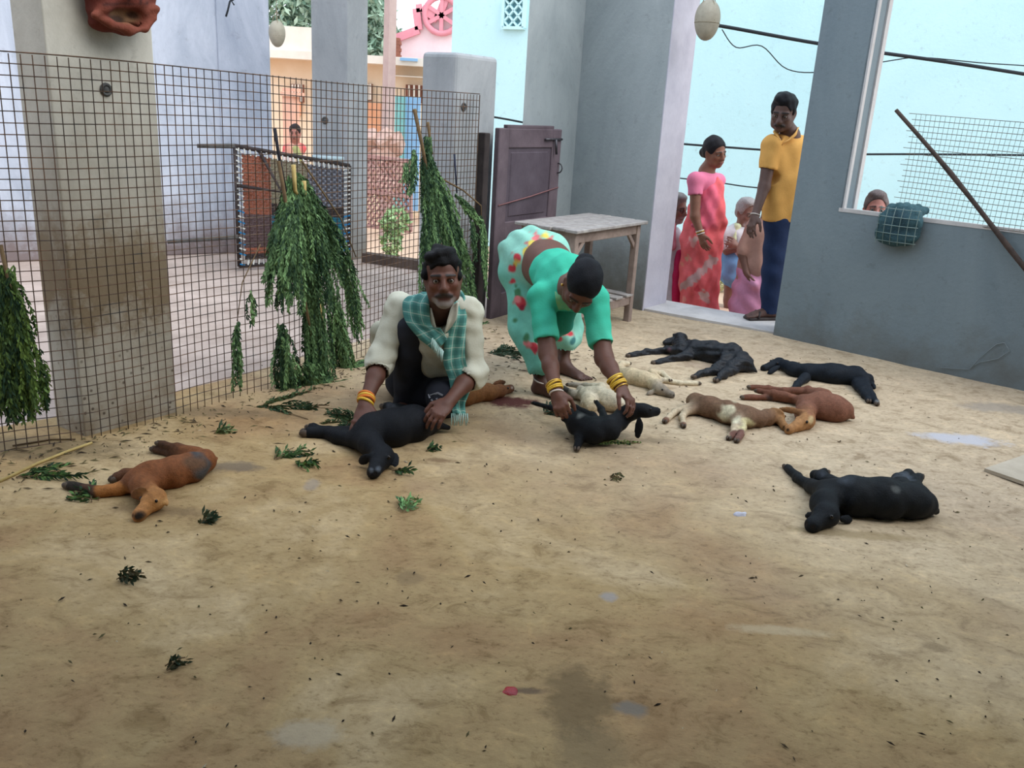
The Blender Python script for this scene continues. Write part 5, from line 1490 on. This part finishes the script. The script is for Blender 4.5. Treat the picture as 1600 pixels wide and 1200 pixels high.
    # scarf
    ribbon('scarf', [V(692, 470, 3.98), V(664, 458, 3.86), V(650, 474, 3.79), V(654, 505, 3.76), V(672, 522, 3.75), V(690, 540, 3.74)],
           [np.array([.03, 0, .06]), np.array([.045, -.02, .03]), np.array([.060, -.02, .0]), np.array([.062, 0, -.012]), np.array([.045, 0, .03]), np.array([.025, 0, .03])], SCARF, per, .008, 8)
    ribbon('scarf', [V(692, 470, 3.98), V(712, 466, 3.87), V(716, 490, 3.80), V(711, 530, 3.78), V(710, 565, 3.77), V(720, 598, 3.76), V(716, 630, 3.74), V(718, 648, 3.70)],
           [np.array([-.03, 0, .06]), np.array([.030, .01, .03]), np.array([.040, .015, .0]), np.array([.046, .01, 0]), np.array([.050, .0, .012]), np.array([.052, 0, .0]), np.array([.032, 0, 0]), np.array([.030, 0, .0])], SCARF, per, .008, 8)
    fr = MB()
    for i in range(9):
        p = V(706 + i * 3, 646, 3.70); fr.tube([p, p + np.array([.004 * math.sin(i), -.005, -.03]), p + np.array([.008 * math.sin(i * 2), -.01, -.055])], [.004, .003, .002], 4)
    for i in range(10):
        p = V(676 + i * 1.8, 528 + i * 2.2, 3.735); fr.tube([p, p + np.array([-.004 + .003 * math.sin(i), -.006, -.025]), p + np.array([.004 * math.sin(i * 2), -.008, -.05])], [.0045, .004, .002], 4)
    tag(fr.build('scarf_fringe', plain('pale_fringe', (150, 190, 182), (190, 214, 206), 40), per, True), 'pale tasselled ends of the scarf', kind='stuff')
    bangles(per, wrR, knR, 4, .034, [YEL, ORB, YEL, ORB], 'wrist_band', .0065, .010, .002)
    return per

def on_knee(x, y, k, r):
    d = nz(ray(x, y)); o = EYE - k; b = float(o @ d); q = b * b - (float(o @ o) - r * r)
    return EYE + d * (-b - math.sqrt(max(q, 0)))

def scarf_mat():
    mt, nt, bs = new_mat('checked_scarf')
    uv = N(nt, 'ShaderNodeTexCoord').outputs['UV']
    col = lin((98, 158, 146))
    sep = N(nt, 'ShaderNodeSeparateXYZ'); nt.links.new(uv, sep.inputs[0])
    def stripe(sock, per, w, off=0.0):
        m1 = N(nt, 'ShaderNodeMath', operation='MULTIPLY_ADD'); nt.links.new(sock, m1.inputs[0]); m1.inputs[1].default_value = 1 / per; m1.inputs[2].default_value = off
        fr = N(nt, 'ShaderNodeMath', operation='FRACT'); nt.links.new(m1.outputs[0], fr.inputs[0])
        lt = N(nt, 'ShaderNodeMath', operation='LESS_THAN'); nt.links.new(fr.outputs[0], lt.inputs[0]); lt.inputs[1].default_value = w
        return lt.outputs[0]
    def half(sock):
        m = N(nt, 'ShaderNodeMath', operation='MULTIPLY'); nt.links.new(sock, m.inputs[0]); m.inputs[1].default_value = .55
        return m.outputs[0]
    c = mixc(nt, half(stripe(sep.outputs['X'], .05, .45)), col, lin((54, 112, 108)))
    c = mixc(nt, half(stripe(sep.outputs['Y'], .05, .45)), c, lin((54, 112, 108)))
    c = mixc(nt, half(stripe(sep.outputs['X'], .05, .09, .3)), c, lin((190, 206, 190)))
    c = mixc(nt, half(stripe(sep.outputs['Y'], .05, .09, .3)), c, lin((190, 206, 190)))
    nt.links.new(c, bs.inputs['Base Color']); bs.inputs['Roughness'].default_value = .9
    nn = noise_node(nt, uv, 300, 3); bump(nt, bs, nn.outputs[0], .2, .003)
    return mt
SCARF = scarf_mat()
CLOTH_PL = plain('cream_collar', (186, 184, 168), (200, 198, 182), 20, .9, .1)
kneeling_man()

# ---- bending woman
def flower_paint(S, spots, Y, rz=.02, depth=.14):
    for x, y, r, c in spots:
        p = V(x, y, Y); d = nz(ray(x, y)); a = nz(np.cross(d, UP)); b = np.cross(a, d)
        q = Solid(.01).ell(p, (depth, r * 1.1, r * 1.3), (d, a, b)); wv = wave(.5 * r, 95, int(x * 7 + y))
        S.paints.append((lambda Q, f=q.ops[0][1], w=wv: f(Q) + w(Q), lin(c), .012))

def bending_woman():
    SKN = (98, 62, 48)
    c = V(909, 447, 3.80)
    per = thing('person', (V(850, 560, 4.4)[0], 4.55, 0), 'person in an aqua floral sari bending down to lift a black goat kid', 'person')
    u = nz(np.array([.22, -.80, .56])); f = nz(np.array([-.12, -.55, -.83]))
    S = Solid(.0055)
    P, A = head(S, c, f, u, .94, SKN, (86, 48, 44), female=True)
    shR, shL = V(846, 462, 4.04), V(930, 466, 4.0)
    nb = V(893, 452, 3.98)
    S.cap(P(-.02, 0, -.05), nb, .046, .052, .03, lin(SKN))
    elR, elL = V(856, 552, 3.88), V(944, 560, 3.82); wrR, wrL = V(869, 612, 3.69), V(969, 604, 3.62)
    knR, knL = V(877, 637, 3.64), V(984, 626, 3.57)
    pel = V(838, 408, 4.62); wai = V(856, 414, 4.44); che = V(884, 444, 4.14)
    S.chain([tuple(pel) + (.14,), tuple(wai) + (.118,), tuple(che) + (.115,), tuple(nb) + (.06,)], .05, lin(SKN))
    S.cap(shR, shL, .045, .045, .03, lin(SKN))
    for sh, el, wr in ((shR, elR, wrR), (shL, elL, wrL)):
        m_ = el * .65 + wr * .35
        S.cap(sh, el, .046, .042, .02, lin(SKN)); S.cap(el, m_, .042, .037, .02, lin(SKN)); S.cap(m_, wr, .037, .026, .02, lin(SKN))
    hand(S, wrR, knR, (.35, .35, -.85), 1, .92, .75, .06, SKN)
    hand(S, wrL, knL, (-.55, .1, -.83), -1, .92, .5, .12, SKN)
    hpR, hpL = V(824, 430, 4.62), V(862, 432, 4.66)
    kR, kL = V(826, 512, 4.48), V(884, 512, 4.82); aR = G(846, 598, .07); aL = G(880, 568, .07)
    for h_, k_, a_ in ((hpR, kR, aR), (hpL, kL, aL)):
        S.cap(h_, k_, .075, .052, .02, lin(SKN)); S.cap(k_, a_, .048, .032, .02, lin(SKN))
    foot(S, aR, G(866, 622, .006), .9, (78, 50, 42)); foot(S, aL, G(898, 590, .006), .9, (78, 50, 42))
    S.build('body', SKIN, per, blend=.006)
    eyes(per, P, A, .94)
    hair(per, P, A, .94, (20, 21, 26), 'long', bun=(-.125, .0, -.01), line=-.004, noise=.0015)
    AQ = lin((64, 180, 150)); AQ2 = lin((84, 196, 166)); DA = lin((50, 150, 132))
    T = Solid(.006)
    T.cap(shR, shL, .066, .066, .045, AQ); T.chain([tuple(V(868, 428, 4.30)) + (.126,), tuple(che) + (.132,), tuple(V(890, 452, 4.04)) + (.085,)], .05, AQ)
    for sh, el in ((shR, elR), (shL, elL)):
        e2 = sh * .28 + el * .72; dd = nz(el - sh)
        T.cap(sh, e2, .063, .058, .025, AQ); T.cap(e2 - dd * .012, e2 + dd * .004, .0595, .0595, .004, AQ2)
        hem_cut(T, e2 + dd * .006, dd)
    bk_ = wai * .62 + che * .38
    T.ops.append(('p', lambda q, p=V(866, 424, 4.345), n=nz(pel - che): -((q - p) @ n), None, None, 0, None))
    T.ell(P(-.02, 0, -.04), (.062, .062, .075), A, .01, None, 's')
    T.build('blouse', CLOTH, per, noise=lambda q: wave(.005, 30, 4)(q) + wave(.003, 66, 2)(q))
    # sari
    W = Solid(.007)
    SA = lin((112, 184, 164)); SB = lin((140, 196, 178))
    W.chain([tuple(V(830, 402, 4.66)) + (.165,), tuple(V(846, 408, 4.56)) + (.158,)], .05, SB); W.cap(V(818, 420, 4.66), V(862, 424, 4.68), .135, .135, .05, SA)
    W.cap(hpR, kR, .128, .098, .04, SA); W.cap(kR, aR + UP * .09 + np.array([-.01, 0, 0]), .098, .070, .03, SA)
    W.cap(hpL, kL, .125, .098, .04, SA); W.cap(kL, aL + UP * .13, .095, .075, .03, SB)
    W.cap(V(842, 440, 4.62), V(852, 505, 4.66), .11, .09, .05, SA)
    for a_, up_ in ((aR, .055), (aL, .085)):
        W.cap(a_ + UP * up_, a_ - UP * .1, .060, .12, .004, None, 's')
    W.ell(wai + np.array([.02, -.07, .02]), (.118, .15, .118), (nz(che - wai), np.cross(nz(che - wai), UP), UP), .015, None, 's')
    REDF = (190, 62, 70); PNK = (214, 120, 120); YL = (206, 186, 84); GRN = (70, 120, 84); ORF = (220, 120, 90)
    flower_paint(W, [(827, 388, .020, REDF), (838, 372, .024, PNK), (846, 378, .016, REDF), (833, 382, .018, YL), (822, 396, .02, YL), (808, 402, .018, REDF), (806, 412, .016, YL), (800, 420, .014, REDF), (861, 378, .016, REDF), (868, 382, .014, PNK), (852, 368, .014, YL)], 4.5, depth=.25)
    flower_paint(W, [(810, 460, .022, GRN), (806, 448, .010, GRN), (812, 474, .026, REDF), (809, 468, .012, PNK), (816, 480, .014, (150, 40, 60)), (800, 440, .012, REDF), (832, 540, .026, REDF), (826, 536, .014, PNK), (838, 546, .016, (160, 44, 60)), (822, 528, .014, GRN), (804, 500, .01, GRN)], 4.42, depth=.2)
    flower_paint(W, [(884, 515, .030, PNK), (880, 518, .016, ORF), (892, 522, .014, REDF), (886, 502, .02, (210, 214, 206)), (895, 532, .014, (60, 110, 110)), (872, 528, .014, REDF), (890, 498, .012, GRN)], 4.72, depth=.2)
    W.build('sari', CLOTHF, per, noise=lambda q: wave(.007, 22, 14)(q) + .005 * np.sin(q[:, 0] * 62 + q[:, 2] * 14 + q[:, 1] * 25 + 2 * np.sin(q[:, 2] * 9)) + wave(.003, 60, 8)(q))
    D = Solid(.007)
    D.cap(V(882, 478, 4.08), V(876, 505, 4.12), .072, .055, .03, DA); D.cap(V(876, 505, 4.12), V(868, 522, 4.2), .05, .03, .03, DA)
    D.build('sari_drape', CLOTHF, per, noise=wave(.006, 40, 3))
    ribbon('sari_shoulder', [V(884, 432, 4.28), V(880, 446, 4.02), V(878, 462, 3.95), V(882, 484, 3.96)], [np.array([.02, 0, .02]), np.array([.03, -.01, .02]), np.array([.03, 0, .01]), np.array([.03, 0, 0])], plain('floral_aqua', (98, 176, 140), (140, 190, 120), 20, .9), per, .008, 5)
    bangles(per, wrR, knR, 4, .0335, [YEL, YEL, YEL, GOLD], 'bangle', .0052, .0095, -.012)
    bangles(per, wrR, knR, 1, .031, WHB, 'shell_bangle', .004, .01, .006)
    bangles(per, wrL, knL, 5, .0335, [YEL, YEL, YEL, GOLD, YEL], 'bangle', .0052, .0095, -.008)
    bangles(per, wrL, knL, 1, .031, GOLD, 'shell_bangle', .004, .01, .008)
    MB().torus(aR + UP * .018, nz(np.array([.2, -.2, 1])), .043, .004, 20, 6).build('anklet', WHB, per, True)
    for g in (1, -1): MB().ball(P(.004, .087 * g, -.036), .007, 8).build('earring', GOLD, per, True)
bending_woman()

def simple_eyes(per, P, A, s): eyes(per, P, A, s)

# ---- woman in coral sari outside the door
def coral_woman():
    SKN = (128, 84, 66); Y = 7.3
    per = thing('person', (V(1094, 400, Y)[0], Y, -.2), 'person in a coral pink sari standing outside the doorway looking in', 'person')
    c = V(1117, 238, Y)
    S = Solid(.008)
    P, A = head(S, c, (.50, -.80, -.18), (-.12, -.1, 1), .96, SKN, (130, 70, 66), female=True)
    nb = V(1104, 268, Y + .03); shN, shF = V(1087, 282, 7.22), V(1122, 282, 7.42)
    S.cap(P(-.02, 0, -.06), nb, .048, .055, .03, lin(SKN)); S.cap(shN, shF, .055, .05, .03, lin(SKN))
    S.chain([tuple(nb) + (.06,), tuple(V(1102, 300, 7.34)) + (.105,), tuple(V(1100, 345, 7.36)) + (.11,), tuple(V(1096, 395, 7.36)) + (.13,)], .04, lin(SKN))
    S.cap(V(1090, 395, 7.36), V(1090, 500, 7.36), .08, .05, .03, lin(SKN)); S.cap(V(1105, 395, 7.4), V(1105, 500, 7.4), .08, .05, .03, lin(SKN))
    el, wr, kn = V(1086, 338, 7.15), V(1095, 366, 7.10), V(1099, 380, 7.08)
    S.cap(shN, el, .050, .040, .02, lin(SKN)); S.cap(el, wr, .040, .026, .02, lin(SKN))
    hand(S, wr, kn, (.8, .5, 0), 1, .95, .3, .1, SKN)
    S.build('body', SKIN, per, blend=.008)
    eyes(per, P, A, .96)
    hair(per, P, A, .96, (36, 34, 38), 'long', bun=(-.12, 0, -.03), line=0, noise=.002, res=.007)
    PK = lin((220, 122, 152)); CO = lin((228, 104, 108)); CO2 = lin((232, 116, 116)); GR = lin((192, 152, 150)); CP = lin((228, 108, 132))
    T = Solid(.009)
    T.cap(shN, shF, .068, .062, .03, PK); T.chain([tuple(V(1103, 285, 7.33)) + (.10,), tuple(V(1101, 315, 7.34)) + (.125,)], .04, PK)
    e2 = shN * .62 + el * .38; T.cap(shN, e2, .066, .060, .02, PK); hem_cut(T, e2, nz(el - shN))
    T.ell(nb + UP * .03, (.065, .065, .06), None, .01, None, 's')
    T.build('blouse', CLOTH, per, noise=wave(.004, 24, 3))
    W = Solid(.009)
    W.chain([tuple(V(1100, 335, 7.36)) + (.135,), tuple(V(1096, 375, 7.36)) + (.165,), tuple(V(1092, 430, 7.36)) + (.168,), tuple(V(1091, 492, 7.36)) + (.172,)], .05, CO)
    W.cap(V(1122, 345, 7.30), V(1085, 352, 7.2), .045, .03, .03, CP); W.cap(V(1124, 352, 7.35), V(1112, 430, 7.34), .05, .05, .04, CO)
    W.cap(V(1118, 288, 7.30), V(1122, 345, 7.28), .055, .075, .04, CO); W.cap(V(1108, 300, 7.27), V(1104, 345, 7.27), .07, .08, .05, CP)
    W.cut(V(1091, 500, 7.36), (0, 0, -1))
    for t in np.linspace(0, 1, 9):
        flower_paint(W, [(1066 + 48 * t, 447 - 42 * t ** 1.3, .028, (196, 158, 156))], 7.2, depth=.2)
    flower_paint(W, [(1082, 378, .03, (222, 150, 150)), (1088, 374, .02, (200, 170, 166)), (1074, 404, .02, (206, 150, 130)), (1098, 462, .035, (214, 176, 168)), (1090, 452, .02, (200, 70, 80)), (1066, 412, .016, (220, 130, 110)), (1104, 470, .02, (206, 160, 156)), (1070, 468, .02, (226, 140, 130))], 7.2, depth=.2)
    W.build('sari', CLOTHF, per, noise=lambda q: wave(.008, 14, 5)(q) + .006 * np.sin(q[:, 2] * 34 + q[:, 0] * 55) + .006 * np.sin(q[:, 0] * 75 - q[:, 2] * 22))
    B = Solid(.009); MG = lin((204, 46, 96))
    B.chain([tuple(V(1062, 395, 7.5)) + (.03,), tuple(V(1059, 430, 7.5)) + (.05,), tuple(V(1057, 478, 7.5)) + (.06,)], .03, MG)
    B.build('sari_end', CLOTHF, per, noise=wave(.006, 30, 4))
    bangles(per, wr, kn, 3, .031, [WHB, GOLD, WHB], 'bangle', .005, .012, -.004)
coral_woman()

# ---- man in yellow polo
def yellow_man():
    SKN = (92, 68, 60); Y = 6.45
    per = thing('person', (V(1222, 400, Y)[0], Y, .0), 'person in a yellow polo shirt and navy trousers standing in the doorway', 'person')
    c = V(1224, 176, 6.40)
    S = Solid(.007)
    P, A = head(S, c, (-.42, -.80, -.30), (-.10, -.28, 1), 1.0, SKN, (70, 42, 40), must=(28, 24, 24))
    nb = V(1235, 212, 6.48); shN, shF = V(1206, 226, 6.42), V(1276, 228, 6.62)
    S.cap(P(-.02, 0, -.06), nb, .055, .060, .03, lin(SKN)); S.cap(shN, shF, .06, .06, .03, lin(SKN))
    S.chain([tuple(nb) + (.06,), tuple(V(1236, 250, 6.52)) + (.095,), tuple(V(1232, 345, 6.52)) + (.10,)], .04, lin(SKN))
    el, wr, kn = V(1194, 292, 6.36), V(1180, 336, 6.27), V(1174, 354, 6.24)
    S.cap(shN, el, .052, .042, .02, lin(SKN)); S.cap(el, wr, .042, .028, .02, lin(SKN))
    el2, wr2 = V(1300, 300, 6.72), V(1296, 350, 6.68); S.cap(shF, el2, .052, .042, .02, lin(SKN)); S.cap(el2, wr2, .042, .028, .02, lin(SKN))
    hand(S, wr, kn, (.8, .5, 0), 1, 1.0, .35, .1, SKN); hand(S, wr2, wr2 - UP * .08, (-.8, .5, 0), -1, 1.0, .35, .1, SKN)
    aN, aF = V(1203, 484, 6.42), V(1238, 484, 6.58)
    aN[2] = .09; aF[2] = .09
    hN, hF = V(1214, 362, 6.46), V(1244, 362, 6.56)
    for h_, a_ in ((hN, aN), (hF, aF)):
        k_ = (h_ + a_) / 2 + np.array([-.01, -.03, 0]); S.cap(h_, k_, .075, .052, .03, lin(SKN)); S.cap(k_, a_, .05, .034, .03, lin(SKN))
        foot(S, a_, np.array([a_[0] - .16, a_[1] - .05, .036]), 1.05, (80, 54, 46))
    S.build('body', SKIN, per, blend=.006)
    eyes(per, P, A, 1.0)
    hair(per, P, A, 1.0, (26, 26, 30), 'short', line=.004, noise=.004, res=.006)
    YE = lin((212, 160, 88)); YE2 = lin((222, 170, 98))
    T = Solid(.008)
    T.cap(shN, shF, .072, .072, .04, YE); T.chain([tuple(V(1236, 240, 6.5)) + (.125,), tuple(V(1234, 285, 6.5)) + (.145,), tuple(V(1230, 352, 6.5)) + (.150,)], .05, YE)
    T.cap(V(1214, 250, 6.46), V(1212, 345, 6.46), .10, .10, .04, YE)
    for sh, e in ((shN, el), (shF, el2)):
        e2 = sh * .45 + e * .55; T.cap(sh, e2, .070, .064, .02, YE)
        if sh is shN: hem_cut(T, e2, nz(e - sh))
    T.ops.append(('p', lambda q, z=V(1225, 347, 6.4)[2]: (q[..., 2] - z) * 1.0, None, None, 0, None))
    T.cap(nb + UP * .10, nb - UP * .015, .062, .058, .008, None, 's'); T.cap(P(.05, 0, -.13), P(.085, 0, -.215), .045, .010, .008, None, 's')
    T.build('polo_shirt', CLOTH, per, noise=lambda q: wave(.005, 18, 4)(q) + wave(.003, 44, 2)(q))
    CL = plain('yellow_collar', (210, 158, 86), (222, 170, 98), 20, .9, .1)
    ribbon('collar', [V(1246, 203, 6.46), V(1240, 212, 6.38), V(1224, 224, 6.35)], [np.array([.012, 0, .016]), np.array([.014, -.01, .018]), np.array([.008, 0, .014])], CL, per, .008, 3)
    ribbon('collar', [V(1214, 206, 6.46), V(1213, 212, 6.39), V(1219, 222, 6.35)], [np.array([-.01, 0, .022]), np.array([-.014, 0, .022]), np.array([-.008, 0, .014])], CL, per, .008, 3)
    NV = lin((34, 48, 78)); R_ = Solid(.008)
    R_.cap(hN + UP * .08, hF + UP * .08, .11, .11, .03, NV)
    for h_, a_ in ((hN, aN), (hF, aF)):
        k_ = (h_ + a_) / 2 + np.array([-.01, -.03, 0]); R_.cap(h_, k_, .098, .080, .03, NV); R_.cap(k_, a_ + UP * .0, .080, .066, .03, NV)
        R_.cap(a_ + UP * -.03, a_ - UP * .12, .06, .10, .004, None, 's')
    R_.build('trousers', CLOTHF, per, noise=lambda q: wave(.005, 16, 6)(q) + .003 * np.sin(q[:, 2] * 40 + q[:, 0] * 20))
    SD = plain('dark_sandal', (40, 34, 34), (62, 52, 50), 20, .6)
    for a_ in (aN, aF):
        d = nz(np.array([-.16, -.05, 0])); sx = np.cross(d, UP); fo = np.array([a_[0], a_[1], 0.024])
        so = MB().box(fo + d * .06 + UP * .008, d, sx, UP, .135, .05, .012, bevel=.008).build('sandal', SD, per)
        MB().tube([fo + d * .12 + sx * .052 + UP * .015, fo + d * .10 + sx * .03 + UP * .058, fo + d * .10 - sx * .03 + UP * .058, fo + d * .12 - sx * .052 + UP * .015], .009, 6).build('sandal_strap', SD, so, True)
    bangles(per, wr, kn, 1, .033, WHB, 'wrist_cord', .004, .01, 0)
yellow_man()

# ---- people in the lane (ground at -.6)
def lane_person(label, Y, hpx, f, s, skin, hairc, nb, shN, shF, torso, legs, arms, clothes, beard=None, must=None, hmode='short', hline=.0, female=False, bald=False, extra=None, res=.010):
    per = thing('person', (V(nb[0], nb[1], Y)[0], Y, -.6), label, 'person')
    Vp = lambda p: V(p[0], p[1], Y + (p[2] if len(p) > 2 else 0))
    sk = lin(skin); S = Solid(res)
    P, A = head(S, Vp(hpx), f, (0, -.08, 1), s, skin, [v * .8 for v in skin], beard=beard, must=must, female=female)
    S.cap(P(-.02, 0, -.06), Vp(nb), .05, .055, .03, sk); S.cap(Vp(shN), Vp(shF), .055, .055, .03, sk)
    S.chain([tuple(Vp(nb)) + (.06,)] + [tuple(Vp(t[:3])) + (t[3] * .8,) for t in torso], .04, sk)
    gz = -.6
    for lg_ in legs:
        pts = [Vp(q[:3]) for q in lg_]; a_ = pts[-1].copy(); a_[2] = gz + .08
        pts[-1] = a_
        for i in range(len(pts) - 1): S.cap(pts[i], pts[i + 1], .07 - .018 * i, .052 - .016 * i, .03, sk)
        foot(S, a_, np.array([a_[0] + f[0] * .15, a_[1] + f[1] * .15, gz + .004]), 1.0, skin)
    for ar in arms:
        a, b, w, k, th = Vp(ar[0]), Vp(ar[1]), Vp(ar[2]), Vp(ar[3]), ar[4]
        S.cap(a, b, .045, .036, .02, sk); S.cap(b, w, .036, .025, .02, sk); hand(S, w, k, (f[1] * th, -f[0] * th, -.3), th, .95, .3, .1, skin)
    S.build('body', SKIN, per, blend=.008)
    eyes(per, P, A, s)
    if hairc: hair(per, P, A, s, hairc, hmode, line=hline, noise=.002, res=.008, bun=(-.12, 0, -.03) if female else None)
    for nm, shapes, mt, ns in clothes:
        T = Solid(res)
        for sh in shapes:
            if sh[0] == 'cut': T.ops.append(('p', sh[1], None, None, 0, None)); continue
            T.cap(Vp(sh[0]), Vp(sh[1]), sh[2], sh[3], .035, lin(sh[4]), **(sh[5] if len(sh) > 5 else {}))
        T.build(nm, mt, per, noise=ns)
    if extra: extra(per, P, A, Vp)
    return per
fold = lambda q: wave(.006, 20, 5)(q) + .006 * np.sin(q[:, 0] * 48 + q[:, 2] * 9)
TW = (196, 194, 196); TW2 = (206, 200, 206)
lane_person('person with grey hair in white shirt and short blue lungi, arms folded', 7.8, (1166, 332), (.42, -.85, -.25), .98, (120, 86, 74), (150, 144, 142), (1160, 357, .02), (1139, 366), (1180, 366, .12),
            [(1156, 378, .02, .125), (1154, 412, .02, .13), (1152, 430, .02, .13)], [[(1143, 425), (1140, 468), (1137, 520)], [(1165, 425, .1), (1164, 470, .1), (1162, 520, .1)]],
            [[(1139, 366), (1136, 392, -.05), (1166, 386, -.16), (1174, 383, -.16), 1], [(1180, 366, .12), (1176, 394, 0), (1150, 384, -.17), (1144, 382, -.17), -1]],
            [('shirt', [((1139, 367), (1179, 367, .12), .068, .068, TW), ((1157, 372, .02), (1153, 418, .02), .13, .145, TW), ((1139, 367), (1137, 386, -.03), .066, .06, TW)], CLOTHF, fold),
             ('lungi', [((1152, 402, .02), (1150, 428, .02), .15, .155, (92, 132, 170)), ((1148, 412, -.08), (1140, 428, -.06), .07, .07, (104, 144, 182)), ((1162, 410, -.06), (1164, 430, -.03), .06, .065, (84, 124, 164))], CLOTHF, lambda q: wave(.010, 32, 5)(q)),
             ('shoulder_towel', [((1152, 354, -.04), (1148, 374, -.085), .022, .022, (196, 200, 160)), ((1150, 352, 0.02), (1153, 354, -.04), .03, .022, (200, 204, 166))], CLOTHF, wave(.005, 50, 3))], beard=(170, 164, 162), must=(160, 156, 154), hline=.03)
lane_person('person in a long white kurta with glasses and grey beard behind the wall edge', 7.6, (1056, 325), (.72, -.65, -.15), .98, (126, 92, 80), (130, 126, 124), (1044, 352), (1026, 368, -.1), (1054, 366, .12),
            [(1042, 378, .02, .12), (1040, 420, .02, .13), (1038, 440, .02, .13)], [[(1034, 430), (1033, 470), (1030, 520)], [(1048, 430), (1046, 470), (1044, 520)]],
            [[(1026, 368, -.1), (1022, 410, -.08), (1028, 436, -.1), (1031, 448, -.1), 1]],
            [('kurta', [((1026, 369, -.1), (1054, 367, .12), .066, .066, (206, 208, 216)), ((1043, 374, .02), (1039, 420, .02), .13, .14, (206, 208, 216)), ((1039, 420, .02), (1037, 468, .02), .15, .165, (204, 206, 214)), ((1026, 368, -.1), (1022, 412, -.08), .065, .06, (204, 206, 214))], CLOTHF, fold),
             ('checked_scarf', [((1048, 352, -.06), (1051, 385, -.12), .035, .035, (206, 130, 146)), ((1042, 350, -.02), (1048, 354, -.06), .04, .035, (206, 130, 146))], CLOTHF, wave(.004, 50, 3))], beard=(150, 146, 144), must=(140, 136, 134), hline=.01,
            extra=lambda per, P, A, Vp: [MB().torus(P(.092, .034 * g, .002), A[0], .021, .002, 16, 5).build('glasses_rim', CAB, per, True) for g in (1, -1)] + [MB().tube([P(.09, .055 * g, .004), P(.0, .082 * g, .006)], .002, 5).build('glasses_arm', CAB, per, True) for g in (1, -1)])
lane_person('person seen from behind in a tan shirt with a knotted pink lungi', 7.1, (1206, 322), (.35, .92, -.1), .95, (110, 76, 64), (60, 56, 56), (1200, 346), (1178, 358), (1222, 356),
            [(1192, 372, .0, .12), (1184, 415, 0, .135), (1180, 445, 0, .14)], [[(1172, 450), (1166, 490), (1162, 545)], [(1194, 450), (1192, 490), (1190, 545)]],
            [[(1178, 358), (1160, 398, -.06), (1166, 424, -.12), (1170, 436, -.14), 1]],
            [('shirt', [((1180, 360), (1220, 358), .07, .07, (176, 136, 122)), ((1194, 366), (1184, 415), .135, .15, (178, 138, 124)), ((1184, 415), (1181, 442), .15, .16, (176, 136, 122)), ((1178, 358), (1163, 392, -.05), .068, .06, (172, 132, 118))], CLOTHF, fold),
             ('lungi', [((1182, 432), (1176, 480), .165, .20, (206, 142, 172)), ((1196, 438, -.12), (1180, 444, -.16), .05, .05, (212, 150, 180)), ((1194, 440, -.13), (1200, 486, -.1), .05, .06, (208, 146, 176)), ((1170, 440, -.1), (1160, 488, -.06), .08, .08, (204, 140, 170))], CLOTHF, lambda q: wave(.010, 22, 5)(q) + .007 * np.sin(q[:, 0] * 40 + q[:, 2] * 40))])
lane_person('person outside the window opening, only forehead and eyes above the sill', 6.42, (1368, 327), (-.25, -.95, 0), .98, (168, 112, 100), (108, 96, 94), (1368, 356), (1346, 370), (1392, 370),
            [(1368, 385, .0, .12), (1368, 430, 0, .13), (1368, 470, 0, .13)], [[(1360, 470), (1360, 540), (1360, 620)], [(1380, 470), (1380, 540), (1380, 620)]], [],
            [('shirt', [((1346, 371), (1392, 371), .068, .068, (190, 186, 184)), ((1368, 378), (1368, 460), .13, .15, (190, 186, 184))], CLOTHF, fold), ('lungi', [((1368, 460), (1368, 560), .16, .18, (120, 130, 150))], CLOTHF, fold)], hline=.012)
lane_person('person far off in the street beyond the rope bed, in red and white', 12.9, (461, 208), (.1, -.98, -.05), .98, (150, 96, 82), (44, 36, 36), (461, 224), (450, 232), (472, 232),
            [(461, 240, .0, .12), (461, 262, 0, .13), (461, 285, 0, .13)], [[(457, 285), (457, 310), (457, 340)], [(465, 285), (465, 310), (465, 340)]], [],
            [('blouse', [((450, 232), (472, 232), .068, .068, (206, 92, 92)), ((461, 236), (461, 262), .13, .15, (206, 150, 130))], CLOTHF, fold), ('sari', [((461, 250), (461, 330), .16, .2, (214, 196, 190)), ((448, 236), (444, 262), .05, .05, (196, 90, 96)), ((462, 232, -.1), (468, 250, -.12), .05, .05, (150, 150, 100))], CLOTHF, fold)], hmode='long', female=True)
